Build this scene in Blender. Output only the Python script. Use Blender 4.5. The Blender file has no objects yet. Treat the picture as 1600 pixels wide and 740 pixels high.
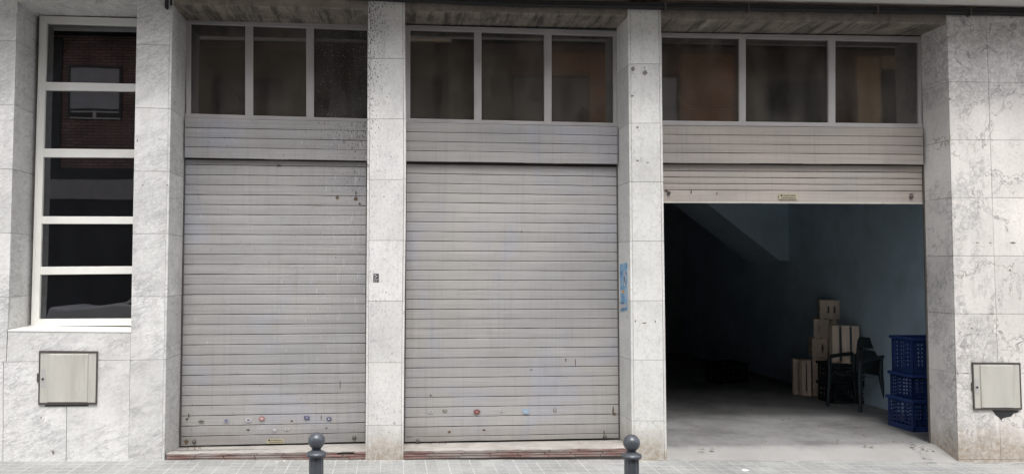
import bpy, bmesh, math, random
from mathutils import Vector, Matrix
random.seed(7)
S = bpy.context.scene
C = S.collection
R = math.radians

# ------------------------------------------------------------------ camera
FPX, CX, CY = 1156.0, 674.39, 379.12          # focal length and principal point in photo pixels
YAW, PITCH, ROLL, EYE = R(2.9765), R(2.2267), R(0.192), 1.70
_F = Vector((math.sin(YAW)*math.cos(PITCH), math.cos(YAW)*math.cos(PITCH), math.sin(PITCH)))
_r = Vector((math.cos(YAW), -math.sin(YAW), 0)); _u = _r.cross(_F)
_R = _r*math.cos(ROLL)+_u*math.sin(ROLL); _U = -_r*math.sin(ROLL)+_u*math.cos(ROLL)
def ray(px, py): return _F + _R*((px-CX)/FPX) - _U*((py-CY)/FPX)
_d = ray(614, 718.2)
DIST = -EYE/_d.z*_d.y
CAM = Vector((0, -DIST, EYE))
def P(px, py, Y=0.0):
    d = ray(px, py); return CAM + d*((Y-CAM.y)/d.y)
def G(px, py, Z=0.0):
    d = ray(px, py); return CAM + d*((Z-CAM.z)/d.z)
def PX(px, py, X):
    d = ray(px, py); return CAM + d*((X-CAM.x)/d.x)
cam = bpy.data.cameras.new('camera'); co = bpy.data.objects.new('camera', cam); C.objects.link(co)
M4 = Matrix((_R, _U, -_F)).transposed().to_4x4(); M4.translation = CAM
co.matrix_world = M4
cam.sensor_width = 36; cam.lens = 36*FPX/1600
cam.shift_x = (800-CX)/1600; cam.shift_y = (CY-370)/1600
cam.clip_start = 0.05; cam.clip_end = 500
S.camera = co

# ------------------------------------------------------------------ light
SUN_EL, SUN_AZ = 61.0, -8.0                   # azimuth away from straight behind the camera
w = bpy.data.worlds.new('World'); S.world = w; w.use_nodes = True
nt = w.node_tree; bg = nt.nodes['Background']
sky = nt.nodes.new('ShaderNodeTexSky'); sky.sky_type = 'NISHITA'; sky.sun_disc = False
sky.sun_elevation = R(SUN_EL); sky.sun_rotation = R(180+SUN_AZ)
sky.dust_density = 4; sky.air_density = 1.0
hs = nt.nodes.new('ShaderNodeHueSaturation'); hs.inputs['Saturation'].default_value = 0.22
nt.links.new(sky.outputs[0], hs.inputs['Color']); nt.links.new(hs.outputs[0], bg.inputs[0])
bg.inputs[1].default_value = 0.15
sl = bpy.data.lights.new('sun', 'SUN'); sl.energy = 0.72; sl.angle = R(9); sl.color = (1, .975, .94)
so = bpy.data.objects.new('sun', sl); C.objects.link(so)
sd = Vector((math.sin(R(SUN_AZ))*math.cos(R(SUN_EL)), -math.cos(R(SUN_AZ))*math.cos(R(SUN_EL)), math.sin(R(SUN_EL))))
so.rotation_euler = sd.to_track_quat('Z', 'Y').to_euler(); so.location = (0, -5, 30)
S.view_settings.view_transform = 'Standard'; S.view_settings.look = 'None'
S.view_settings.gamma = 1; S.view_settings.use_curve_mapping = False
S.view_settings.exposure = 1.17

# ------------------------------------------------------------------ helpers
def tag(o, label=None, cat=None, group=None, kind=None):
    if label: o['label'] = label
    if cat: o['category'] = cat
    if group: o['group'] = group
    if kind: o['kind'] = kind
    return o
def empty(name, loc=(0, 0, 0), label=None, cat=None, group=None):
    o = bpy.data.objects.new(name, None); C.objects.link(o); o.location = loc
    o.empty_display_size = .1
    return tag(o, label, cat, group)
class MB:
    """collects shapes; build() links them as one mesh object (world coordinates, parented without moving)"""
    def __init__(s): s.v = []; s.f = []; s.sm = []
    def add(s, vs, fs, smooth=False):
        n = len(s.v); s.v += [Vector(v) for v in vs]; s.f += [tuple(i+n for i in f) for f in fs]; s.sm += [smooth]*len(fs); return s
    def hexa(s, a, b):                         # a,b: front/back loops of 4 points
        return s.add(list(a)+list(b), [(0,1,2,3),(7,6,5,4),(0,4,5,1),(1,5,6,2),(2,6,7,3),(3,7,4,0)])
    def box(s, x0, x1, y0, y1, z0, z1):
        return s.hexa([(x0,y0,z0),(x1,y0,z0),(x1,y0,z1),(x0,y0,z1)], [(x0,y1,z0),(x1,y1,z0),(x1,y1,z1),(x0,y1,z1)])
    def pq(s, quad, Y, depth, back=0):         # photo quad TL,TR,BR,BL on plane Y, extruded away
        a = [P(x, y, Y) for x, y in quad]; a.reverse()
        return s.hexa(a, [p+Vector((0, depth, 0)) for p in a])
    def tube(s, pts, r, n=10, cap=True):
        pts = [Vector(p) for p in pts]; rings = []
        for i, p in enumerate(pts):
            t = (pts[min(i+1, len(pts)-1)]-pts[max(i-1, 0)]).normalized()
            ov = (pts[-1]-pts[0]).normalized()
            a = t.cross(Vector((0, 0, 1)) if abs(ov.z) < .75 else Vector((1, 0, 0)))
            if a.length < .05: a = t.cross(Vector((0, 1, 0)))
            a.normalize(); b = t.cross(a)
            rr = r[i] if isinstance(r, (list, tuple)) else r
            rings.append([p+a*math.cos(2*math.pi*k/n)*rr+b*math.sin(2*math.pi*k/n)*rr for k in range(n)])
        vs = [v for q in rings for v in q]; fs = []
        for i in range(len(pts)-1):
            for k in range(n): fs.append((i*n+k, i*n+(k+1) % n, (i+1)*n+(k+1) % n, (i+1)*n+k))
        s.add(vs, fs, True)
        if cap:
            s.add(rings[0], [tuple(range(n))]); s.add(rings[-1], [tuple(range(n))])
        return s
    def lathe(s, c, prof, n=32, smooth=True):   # prof: (radius, z)
        c = Vector(c); vs = []; fs = []
        for r, z in prof:
            for k in range(n):
                a = 2*math.pi*k/n; vs.append(c+Vector((r*math.cos(a), r*math.sin(a), z)))
        for i in range(len(prof)-1):
            for k in range(n): fs.append((i*n+k, i*n+(k+1) % n, (i+1)*n+(k+1) % n, (i+1)*n+k))
        s.add(vs, fs, smooth); s.add(vs[:n], [tuple(range(n))[::-1]]); s.add(vs[-n:], [tuple(range(n))]); return s
    def build(s, name, mat, parent=None, bevel=0, local=None):
        off = Vector((0, 0, 0))
        if parent is not None and local is None:
            q = parent
            while q is not None: off += q.location; q = q.parent
        me = bpy.data.meshes.new(name)
        bm = bmesh.new(); bv = [bm.verts.new(v-off) for v in s.v]
        for f, sm in zip(s.f, s.sm):
            try: fc = bm.faces.new([bv[i] for i in f]); fc.smooth = sm
            except ValueError: pass
        bmesh.ops.recalc_face_normals(bm, faces=bm.faces)
        bm.to_mesh(me); bm.free()
        o = bpy.data.objects.new(name, me); C.objects.link(o)
        me.materials.append(mat)
        if parent is not None: o.parent = parent
        if bevel:
            b = o.modifiers.new('bevel', 'BEVEL'); b.width = bevel; b.segments = 2; b.limit_method = 'ANGLE'; b.angle_limit = R(40)
        return o

# ------------------------------------------------------------------ node materials
class N:
    def __init__(s, name):
        s.m = bpy.data.materials.new(name); s.m.use_nodes = True; s.t = s.m.node_tree
        s.b = s.t.nodes['Principled BSDF']; s.out = s.t.nodes['Material Output']
    def n(s, typ, **kw):
        nd = s.t.nodes.new('ShaderNode'+typ)
        for k, v in kw.items():
            if k.startswith('_'): setattr(nd, k[1:], v)
            else: s.set(nd, k, v)
        return nd
    def set(s, nd, k, v):
        if k.startswith('i') and k[1:].isdigit(): sock = nd.inputs[int(k[1:])]
        else: sock = nd.inputs[k.replace('__', ' ')]
        if isinstance(v, bpy.types.NodeSocket): s.t.links.new(v, sock)
        else: sock.default_value = v
    def pos(s):
        g = s.n('NewGeometry'); return g.outputs['Position']
    def island(s):
        g = s.n('NewGeometry'); return g.outputs['Random Per Island']
    def mul(s, vec, xyz): return s.n('VectorMath', _operation='MULTIPLY', i0=vec, i1=xyz).outputs[0]
    def addv(s, a, b): return s.n('VectorMath', _operation='ADD', i0=a, i1=b).outputs[0]
    def math(s, op, a, b=0.0, c=0.0, clamp=False):
        nd = s.n('Math', _operation=op, _use_clamp=clamp); s.set(nd, 'i0', a); s.set(nd, 'i1', b); s.set(nd, 'i2', c); return nd.outputs[0]
    def noise(s, vec, scale, detail=4, rough=.55, dist=0, col=False):
        nd = s.n('TexNoise', Vector=vec, Scale=scale, Detail=detail, Roughness=rough, Distortion=dist)
        return nd.outputs['Color' if col else 'Fac']
    def ramp(s, fac, pts):
        nd = s.n('ValToRGB', Fac=fac); cr = nd.color_ramp
        while len(cr.elements) < len(pts): cr.elements.new(.5)
        for e, (p, c) in zip(cr.elements, pts):
            e.position = p
            if not isinstance(c, (tuple, list)): c = (c, c, c)
            e.color = (*c[:3], 1)
        return nd.outputs[0]
    def mix(s, fac, a, b, mode='MIX'):
        nd = s.n('Mix', _data_type='RGBA', _blend_type=mode)
        for i, v in ((0, fac), (6, a), (7, b)):
            if isinstance(v, bpy.types.NodeSocket): s.t.links.new(v, nd.inputs[i])
            elif i == 0: nd.inputs[0].default_value = v
            else:
                if not isinstance(v, (tuple, list)): v = (v, v, v)
                nd.inputs[i].default_value = (*v[:3], 1)
        return nd.outputs[2]
    def maprange(s, v, a, b, c=0.0, d=1.0):
        return s.n('MapRange', _clamp=True, i0=v, i1=a, i2=b, i3=c, i4=d).outputs[0]
    def sep(s, v): return s.n('SeparateXYZ', i0=v).outputs
    def bump(s, h, strength, dist=.01):
        return s.n('Bump', Height=h, Strength=strength, Distance=dist).outputs[0]
    def fin(s, col, rough=.5, metal=0.0, normal=None, spec=None):
        if not isinstance(col, bpy.types.NodeSocket): col = (*col[:3], 1)
        s.set(s.b, 'Base Color', col); s.set(s.b, 'Roughness', rough); s.set(s.b, 'Metallic', metal)
        if normal is not None: s.set(s.b, 'Normal', normal)
        if spec is not None: s.b.inputs['Specular IOR Level'].default_value = spec
        return s.m

def plain(name, col, rough=.5, metal=0., var=.15, scale=6., bump=0):
    k = N(name); p = k.pos()
    f = k.noise(p, scale, 5, .6)
    c = k.mix(1.0, col, k.ramp(f, [(.25, 1-var), (.75, 1+var)]), 'MULTIPLY')
    nrm = k.bump(k.noise(p, scale*12, 3), bump, .003) if bump else None
    rg = k.math('ADD', rough, k.math('MULTIPLY', k.math('SUBTRACT', k.noise(p, scale*2, 3), .5), .25))
    return k.fin(c, rg, metal, nrm)

def marble(name, base, vein, style, stain=False, drips=None, pits=0.0):
    """style: 'carrara' fine diagonal grey streaks; 'speckle' cream with flecks; 'map' wandering outlines and cloudy grey patches"""
    k = N(name); isl = k.island(); p0 = k.pos()
    off = k.n('CombineXYZ', X=k.math('MULTIPLY', isl, 91.7), Y=k.math('MULTIPLY', isl, 37.3), Z=k.math('MULTIPLY', isl, 53.9)).outputs[0]
    p = k.addv(p0, off) if style != 'map' else k.addv(p0, (11.3, 4.1, 7.7))
    tone = k.math('ADD', .93, k.math('MULTIPLY', isl, .12))
    big = k.noise(p, 1.3, 5, .55)
    col = k.mix(1.0, base, k.ramp(big, [(.3, .88), (.7, 1.06)]), 'MULTIPLY')
    def ridge(vec, sc, wdt, det=6, dist=0., rough=.6):
        f = k.noise(vec, sc, det, rough, dist)
        return k.maprange(k.math('ABSOLUTE', k.math('SUBTRACT', f, .5)), 0., wdt, 1., 0.)
    if style == 'carrara':
        rot = k.n('VectorRotate', _rotation_type='Y_AXIS', Vector=p, Angle=R(24)).outputs[0]
        st = k.mul(rot, (2.2, 2.2, 7.0))
        patch = k.maprange(k.noise(p, 2.2, 3), .35, .66)
        v1 = k.math('MULTIPLY', ridge(st, 2.6, .045, 8, .6), k.maprange(k.noise(p, 3.5, 3), .40, .62))
        v2 = k.math('MULTIPLY', ridge(st, 7.0, .06, 6, .8, .7), patch)
        cl = k.maprange(k.noise(st, 1.6, 7, .65, .7), .50, .74)
        col = k.mix(k.math('MULTIPLY', cl, .40), col, vein)
        col = k.mix(k.math('MULTIPLY', v1, .55), col, vein)
        col = k.mix(k.math('MULTIPLY', v2, .50), col, vein)
        ds = k.maprange(k.noise(k.mul(rot, (9, 9, 26)), 2.2, 4, .7, .6), .54, .68)
        col = k.mix(k.math('MULTIPLY', ds, k.math('ADD', .10, k.math('MULTIPLY', patch, .30))), col, vein)
    elif style == 'speckle':
        v1 = k.math('MULTIPLY', ridge(k.mul(p, (1, 1, .7)), 13, .03, 5, 1.2), k.maprange(k.noise(p, 4, 3), .48, .62))
        fl = k.maprange(k.noise(k.mul(p, (1.3, 1.3, .8)), 30, 4, .65, .8), .55, .66)
        fl = k.math('MULTIPLY', fl, k.maprange(k.noise(p, 4.5, 4), .38, .56))
        gr = k.maprange(k.noise(p, 3.0, 6, .7), .5, .75)
        col = k.mix(k.math('MULTIPLY', gr, .28), col, vein)
        col = k.mix(k.math('MULTIPLY', v1, .30), col, vein)
        col = k.mix(k.math('MULTIPLY', fl, .48), col, vein)
    else:
        warp = k.addv(p, k.mul(k.noise(p, 2.5, 3, col=True), (.35, .35, .35)))
        xq = k.sep(p0)[0]; xr = P(1512, 300).x
        edgeb = k.maprange(k.math('ABSOLUTE', k.math('SUBTRACT', xq, xr)), .05, .42, .16, -.06)
        topb = k.maprange(k.sep(p0)[2], 3.28, 3.42, 0, .20)
        pm = k.maprange(k.math('ADD', k.math('ADD', k.noise(k.mul(p, (2.2, 1, .9)), 1.5, 5, .6), edgeb), topb), .55, .62)
        inner = k.maprange(k.noise(p, 13, 4, .6, 1.8), .42, .60)
        thin = k.math('MULTIPLY', ridge(warp, 1.7, .011, 7, .8), k.maprange(k.noise(p, 3.1, 3), .36, .55))
        thin2 = k.math('MULTIPLY', ridge(warp, 7.5, .020, 5, 1.0), k.maprange(k.noise(p, 2.3, 3), .48, .62))
        col = k.mix(k.math('MULTIPLY', pm, k.math('MULTIPLY', inner, .58)), col, vein)
        col = k.mix(k.math('MULTIPLY', k.math('MULTIPLY', pm, ridge(p, 12, .035, 4, 2.0)), .5), col, (vein[0]*.8, vein[1]*.8, vein[2]*.8))
        col = k.mix(k.math('MULTIPLY', thin, .9), col, (vein[0]*.6, vein[1]*.55, vein[2]*.55))
        col = k.mix(k.math('MULTIPLY', thin2, .35), col, (vein[0]*.8, vein[1]*.72, vein[2]*.7))
    fine = k.noise(p, 42, 5, .8)
    col = k.mix(1.0, col, k.ramp(fine, [(.32, .86), (.5, 1.0), (.68, 1.06)]), 'MULTIPLY')
    col = k.mix(1.0, col, k.n('CombineColor', Red=tone, Green=tone, Blue=tone).outputs[0], 'MULTIPLY')
    xyz = k.sep(p0)
    # rain grime: vertical streaks
    gm = k.noise(k.mul(p0, (14, 14, 1.1)), 1, 5, .6)
    gfac = k.math('MULTIPLY', k.maprange(gm, .5, .75), .16)
    col = k.mix(gfac, col, (.25, .24, .22))
    gb_ = k.maprange(k.noise(p0, 1.1, 6, .7), .46, .72)
    col = k.mix(k.math('MULTIPLY', gb_, .20), col, (.36, .34, .31))
    # chips and dots
    vo = k.n('TexVoronoi', Vector=p0, Scale=9.0).outputs['Distance']
    sp = k.math('MULTIPLY', k.maprange(vo, .035, .06, 1, 0), k.maprange(k.noise(p0, 2.2, 2), .52, .6))
    col = k.mix(k.math('MULTIPLY', sp, .55), col, (.16, .15, .14))
    if stain:
        hz = k.math('ADD', xyz[2], k.math('MULTIPLY', k.math('SUBTRACT', k.noise(k.mul(p0, (9, 9, 2.5)), 1, 4), .5), .38))
        s1 = k.maprange(hz, .04, .30, 1, 0)
        s1 = k.math('MULTIPLY', s1, k.maprange(k.noise(p0, 22, 5, .7), .3, .6, .35, 1))
        col = k.mix(k.math('MULTIPLY', s1, .80), col, (.24, .185, .125))
    if drips is not None:                      # black splashes below the slab, strongest at x = drips
        dx = k.maprange(k.math('ABSOLUTE', k.math('SUBTRACT', xyz[0], drips)), .0, .26, 1, 0)
        dz = k.maprange(xyz[2], 2.1, 4.0, .15, 1)
        th = k.math('MULTIPLY', k.math('MULTIPLY', dx, dz), .15)
        f = k.math('ADD', k.noise(k.mul(p0, (85, 85, 38)), 1, 3, .6, .5), th)
        fl = k.math('MULTIPLY', k.maprange(f, .66, .70), .85)
        col = k.mix(fl, col, (.035, .035, .035))
    if pits:
        pf = k.maprange(k.noise(k.mul(p0, (1, 1, .8)), 40, 3, .65), .655, .70)
        col = k.mix(k.math('MULTIPLY', pf, pits), col, (.2, .19, .17))
    return k.fin(col, k.math('ADD', .36, k.math('MULTIPLY', big, .3)), 0, k.bump(k.noise(p0, 30, 4), .12, .002), .4)

def slat_metal(name, tint, ghost=True, drips=None, seed=0., grime=True):
    k = N(name); p = k.pos(); isl = k.island(); xyz = k.sep(p)
    q = k.addv(p, (seed, seed, seed))
    f = k.noise(k.mul(q, (.8, 1, 1.1)), 1.1, 4, .5)
    col = k.mix(1.0, tint, k.ramp(f, [(.3, (.90, .91, .93)), (.55, (1, .99, .98)), (.75, (1.06, 1.03, 1.01))]), 'MULTIPLY')
    t = k.math('ADD', .955, k.math('MULTIPLY', isl, .09))
    col = k.mix(1.0, col, k.n('CombineColor', Red=t, Green=t, Blue=t).outputs[0], 'MULTIPLY')
    if ghost:                                   # cleaned-off paint leaves pale blue veils
        gv = k.maprange(k.noise(k.mul(q, (1.3, 1, .9)), 1.4, 4, .5, .8), .52, .66)
        col = k.mix(k.math('MULTIPLY', gv, .55), col, (.385, .395, .45))
        gv2 = k.maprange(k.noise(k.mul(q, (.9, 1, .9)), 2.6, 6, .65, 1.2), .58, .72)
        col = k.mix(k.math('MULTIPLY', gv2, .28), col, (.50, .49, .50))
    rb = k.noise(k.mul(q, (1.2, 1, 150)), 1, 2, .5)
    col = k.mix(1.0, col, k.ramp(rb, [(.35, .90), (.65, 1.07)]), 'MULTIPLY')
    sm = k.maprange(k.noise(k.mul(q, (1.6, 1, 1.2)), 1.9, 6, .7, .6), .50, .70)
    col = k.mix(k.math('MULTIPLY', sm, .22), col, (.27, .24, .215))
    st = k.noise(k.mul(q, (30, 30, .9)), 1, 4, .6)
    col = k.mix(k.math('MULTIPLY', k.maprange(st, .52, .75), .22), col, (.20, .19, .18))
    sc = k.maprange(k.noise(k.mul(q, (5, 5, 60)), 1, 4, .6), .66, .72)
    col = k.mix(k.math('MULTIPLY', sc, .2), col, (.6, .6, .6))
    vo = k.n('TexVoronoi', Vector=k.mul(q, (1, 1, .7)), Scale=11.0).outputs['Distance']
    sp = k.math('MULTIPLY', k.maprange(vo, .03, .055, 1, 0), k.maprange(k.noise(q, 3.2, 2), .54, .6))
    col = k.mix(k.math('MULTIPLY', sp, .6), col, (.12, .10, .09))
    if grime:
        gz = k.maprange(k.math('ADD', xyz[2], k.math('MULTIPLY', k.noise(k.mul(p, (6, 6, 6)), 1, 4), .16)), .17, .33, 1, 0)
        col = k.mix(k.math('MULTIPLY', gz, .38), col, (.17, .155, .14))
    if drips is not None:
        x0, zlo = drips
        dx = k.maprange(k.math('SUBTRACT', x0, xyz[0]), .0, .75, 1, 0)
        dz = k.maprange(xyz[2], zlo, 3.1, .0, 1)
        th = k.math('MULTIPLY', k.math('MULTIPLY', dx, dz), .125)
        f2 = k.math('ADD', k.noise(k.mul(p, (80, 80, 34)), 1, 3, .6, .5), th)
        col = k.mix(k.math('MULTIPLY', k.maprange(f2, .68, .72), .8), col, (.05, .045, .04))
        f3 = k.math('ADD', k.noise(k.mul(p, (60, 60, 11)), 1, 4, .6, .5), k.math('MULTIPLY', k.math('MULTIPLY', dx, k.maprange(xyz[2], .6, 1.4, 0, 1)), .09))
        col = k.mix(k.math('MULTIPLY', k.maprange(f3, .665, .70), .45), col, (.62, .62, .64))
    return k.fin(col, k.math('ADD', .42, k.math('MULTIPLY', f, .2)), .35, k.bump(k.noise(k.mul(q, (3, 3, 26)), 1, 3), .25, .004), .4)

def concrete(name, col, dark, scale=3., streakY=False):
    k = N(name); p = k.pos()
    a = k.noise(p, scale, 7, .65, .4)
    c = k.mix(1.0, col, k.ramp(a, [(.25, .68), (.55, 1.), (.8, 1.22)]), 'MULTIPLY')
    b = k.maprange(k.noise(p, scale*2.3, 6, .7), .5, .68)
    c = k.mix(k.math('MULTIPLY', b, .5), c, dark)
    if streakY:
        s_ = k.noise(k.mul(k.addv(p, (0, 0, 3.1)), (8.5, .8, .8)), 1, 8, .8)
        nz = k.math('ABSOLUTE', k.sep(k.n('NewGeometry').outputs['Normal'])[2])
        nz = k.math('ADD', .15, k.math('MULTIPLY', nz, .85))
        c = k.mix(k.math('MULTIPLY', nz, k.math('MULTIPLY', k.maprange(s_, .47, .58), .8)), c, dark)
        s2 = k.noise(k.mul(k.addv(p, (4, 0, 1.1)), (5.5, .9, .9)), 1, 6, .75)
        c = k.mix(k.math('MULTIPLY', nz, k.math('MULTIPLY', k.maprange(s2, .60, .70), .6)), c, (.42, .38, .34))
    sp = k.maprange(k.noise(p, 55, 3, .6), .62, .7)
    c = k.mix(k.math('MULTIPLY', sp, .4), c, dark)
    return k.fin(c, .85, 0, k.bump(k.noise(p, 25, 6, .7), .5, .006), .3)

def glass(name, tint, dust, dustcol=(.30, .27, .23), rough=.015, ior=1.5, speck=False, refl=1.0):
    k = N(name); p = k.pos()
    tr = k.n('BsdfTransparent'); tr.inputs[0].default_value = (*tint, 1)
    gl = k.n('BsdfGlossy', Roughness=rough)
    gl.inputs[0].default_value = (refl, refl, refl, 1)
    wav = k.bump(k.noise(k.mul(p, (1, 1, 1)), 1.3, 2), .06, .01)
    k.set(gl, 'Normal', wav)
    fr = k.n('Fresnel', IOR=ior)
    mx = k.n('MixShader', i0=fr.outputs[0], i1=tr.outputs[0], i2=gl.outputs[0])
    df = k.n('BsdfDiffuse'); df.inputs[0].default_value = (*dustcol, 1)
    df2 = k.math('MULTIPLY', k.math('ADD', k.maprange(k.noise(k.mul(p, (6, 6, .9)), 1, 6, .65), .35, .68, .35, 1.5), k.maprange(k.noise(k.mul(p, (1.5, 1.5, 2.2)), 1.6, 4), .4, .65, -.2, .45)), dust)
    if speck:
        xyz = k.sep(p)
        m = k.math('MULTIPLY', k.maprange(xyz[2], 2.7, 3.3, 1, .3), .10)
        f = k.math('ADD', k.noise(p, 55, 3, .6), m)
        df2 = k.math('ADD', df2, k.math('MULTIPLY', k.maprange(f, .67, .70), .5))
    mx2 = k.n('MixShader', i0=df2, i1=mx.outputs[0], i2=df.outputs[0])
    k.t.links.new(mx2.outputs[0], k.out.inputs[0])
    return k.m

def brickmat(name, c1, c2, mortar, scale=1.0):
    k = N(name); p = k.pos(); xyz = k.sep(p)
    v = k.n('CombineXYZ', X=k.math('ADD', xyz[0], xyz[1]), Y=xyz[2], Z=0.0).outputs[0]
    br = k.n('TexBrick', Vector=v, Scale=1.0)
    br.inputs['Color1'].default_value = (*c1, 1); br.inputs['Color2'].default_value = (*c2, 1); br.inputs['Mortar'].default_value = (*mortar, 1)
    br.inputs['Brick Width'].default_value = .30*scale; br.inputs['Row Height'].default_value = .085*scale
    br.inputs['Mortar Size'].default_value = .012*scale; br.inputs['Bias'].default_value = 0
    c = k.mix(1.0, br.outputs[0], k.ramp(k.noise(p, 1.2, 5), [(.3, .75), (.7, 1.25)]), 'MULTIPLY')
    return k.fin(c, .85, 0, k.bump(br.outputs['Fac'], -.5, .01))

M = {}
M['marbleL'] = marble('white_marble_grey_veins', (.675, .67, .655), (.23, .235, .245), 'carrara')
xp2 = P(577, 100).x
M['marbleP'] = marble('cream_marble_flecks', (.66, .655, .635), (.30, .30, .35), 'speckle', stain=True, drips=xp2)
M['marbleQ'] = marble('cream_marble_pitted', (.65, .65, .63), (.30, .30, .285), 'speckle', stain=True, pits=.35)
M['marbleR'] = marble('pinkish_marble_outlines', (.70, .67, .645), (.36, .36, .36), 'map', stain=True)
M['mortar'] = plain('mortar', (.16, .15, .14), .9)
M['frameW'] = plain('white_window_paint', (.74, .735, .70), .35, 0, .05)
M['frameG'] = plain('grey_aluminium', (.50, .485, .48), .42, .35, .08, 3)
M['slat1'] = slat_metal('shutter_slats_grey', (.42, .415, .41), True, (P(575, 300, .455).x, 1.7), 0.)
M['slat2'] = slat_metal('shutter_slats_warm_grey', (.425, .415, .405), True, None, 13.7)
M['slat3'] = slat_metal('shutter_slats_beige', (.43, .395, .365), False, None, 5.1, False)
M['joint'] = plain('joint_dirt_and_shade', (.022, .018, .016), .9)  # near-black: dirt in the slat gaps, and shade put in as colour
M['rail'] = plain('guide_rail_metal', (.12, .11, .105), .5, .5)
M['concL'] = concrete('weathered_lintel_concrete', (.26, .225, .195), (.045, .04, .035), 3.4, True)
M['concS'] = concrete('step_concrete', (.37, .35, .325), (.24, .22, .20), 4.)
M['soffit'] = plain('painted_soffit', (.66, .64, .62), .8, 0, .05, 1.5)
M['glassW'] = glass('dark_window_glass', (.32, .34, .40), .012, (.2, .22, .28), ior=2.15)
M['glassT'] = glass('dusty_transom_glass', (.40, .38, .34), .17, (.28, .255, .22), .03, 2.0)
M['glassS'] = glass('dusty_splashed_glass', (.40, .39, .36), .18, (.29, .28, .26), .03, 1.6, True)
k = N('brushed_steel'); p = k.pos()
c = k.mix(1.0, (.56, .545, .50), k.ramp(k.noise(k.mul(p, (7, 7, 1.5)), 1, 5, .65), [(.3, .93), (.7, 1.04)]), 'MULTIPLY')
c = k.mix(k.math('MULTIPLY', k.maprange(k.noise(k.mul(p, (22, 22, 2.0)), 1, 4, .5), .52, .80), .28), c, (.27, .235, .17))
c = k.mix(k.math('MULTIPLY', k.maprange(k.noise(p, 26, 4, .7), .62, .72), .2), c, (.2, .19, .17))
M['steel'] = k.fin(c, k.math('ADD', .32, k.math('MULTIPLY', k.noise(p, 5, 4), .3)), .35)
M['darksteel'] = plain('dark_steel_edge', (.10, .09, .085), .5, .5)
M['black'] = plain('black_rubber', (.018, .018, .02), .5)
M['cable'] = plain('black_cable', (.012, .011, .012), .7)
M['bollard'] = plain('bollard_grey_paint', (.085, .095, .11), .33, .25, .15, 14, .1)
M['brick'] = brickmat('opposite_brick', (.38, .265, .22), (.25, .175, .15), (.08, .07, .065))
M['tile_red'] = None

# ------------------------------------------------------------------ ground, road, pavement
def ground_z(x):
    pts = [(P(a, b).x, P(a, b).z) for a, b in ((-60, 720.3), (0, 720), (200, 720), (262, 718.6), (600, 718), (1040, 718.8), (1300, 721.5), (1497, 723.2), (1600, 724), (1700, 725))]
    if x <= pts[0][0]: return pts[0][1]
    for (a, b), (c, d) in zip(pts, pts[1:]):
        if x <= c: return b+(d-b)*(x-a)/(c-a)
    return pts[-1][1]
k = N('panot_paving'); p = k.pos(); xyz = k.sep(p)
def grid(k, c, per, wd, off=0.):
    f = k.math('FRACT', k.math('DIVIDE', k.math('ADD', c, 100.0+off), per))
    return k.maprange(k.math('ABSOLUTE', k.math('SUBTRACT', f, .5)), .5-wd, .5-wd*.55)
wob = k.math('MULTIPLY', k.math('SUBTRACT', k.noise(p, 9, 3), .5), .012)
gx = grid(k, k.math('ADD', xyz[0], wob), .1, .05); gy = grid(k, k.math('ADD', xyz[1], wob), .1, .05)
g1 = k.math('MAXIMUM', gx, gy)
gb = k.math('MAXIMUM', grid(k, xyz[0], .2, .03), grid(k, xyz[1], .2, .03))
tn = k.noise(k.n('VectorMath', _operation='SNAP', i0=p, i1=(.2, .2, 5.)).outputs[0], 7.3, 1)
c = k.mix(1.0, (.26, .265, .255), k.ramp(tn, [(.3, .80), (.7, 1.14)]), 'MULTIPLY')
c = k.mix(1.0, c, k.ramp(k.noise(p, 1.6, 6, .65), [(.3, .8), (.7, 1.15)]), 'MULTIPLY')
inner = k.n('TexVoronoi', Vector=p, Scale=48.).outputs['Distance']
c = k.mix(k.math('MULTIPLY', k.maprange(inner, .3, .6), .2), c, (.5, .5, .49))
lf = k.math('MULTIPLY', g1, k.maprange(k.noise(p, 5, 4), .34, .58, .15, .80))
c = k.mix(lf, c, (.52, .515, .50))
c = k.mix(k.math('MULTIPLY', gb, .35), c, (.2, .2, .19))
blt = k.maprange(k.noise(k.mul(p, (1.2, 3, 1)), 1.1, 5, .6), .56, .66)
c = k.mix(k.math('MULTIPLY', blt, .30), c, (.19, .205, .24))
c = k.mix(k.math('MULTIPLY', k.maprange(k.noise(p, 70, 3), .62, .7), .35), c, (.12, .11, .10))
M['panot'] = k.fin(c, .8, 0, k.bump(g1, -.5, .004))
m = MB(); xs = [-30, -12, -8]+[-6+.5*i for i in range(29)]+[10, 14, 40]
for a, b in zip(xs, xs[1:]):
    za, zb = ground_z(a), ground_z(b)
    m.add([(a, -3.6, 0.0), (b, -3.6, 0.0), (b, -1.6, zb*.4), (a, -1.6, za*.4), (b, -.6, zb), (a, -.6, za), (b, .05, zb), (a, .05, za)], [(0, 1, 2, 3), (3, 2, 4, 5), (5, 4, 6, 7)])
tag(m.build('pavement', M['panot']), kind='structure')
M['asphalt'] = plain('asphalt', (.05, .05, .052), .85, 0, .25, 2., .3)
M['kerb'] = plain('kerb_granite', (.36, .35, .33), .8, 0, .2, 8.)
tag(MB().box(-60, 60, -3.75, -3.6, -.3, .002).build('kerb', M['kerb'], bevel=.015), kind='structure')
tag(MB().add([(-200, -200, -.32), (200, -200, -.32), (200, 200, -.32), (-200, 200, -.32)], [(0, 1, 2, 3)]).build('ground', M['asphalt']), kind='structure')
tag(MB().add([(-100, -10.9, -.13), (100, -10.9, -.13), (100, -3.75, -.13), (-100, -3.75, -.13)], [(0, 1, 2, 3)]).build('road', M['asphalt']), kind='structure')
mm = MB(); mm.box(-60, 60, -13.3, -10.9, -.3, .0)
tag(mm.build('far_pavement', M['kerb']), kind='structure')

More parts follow.
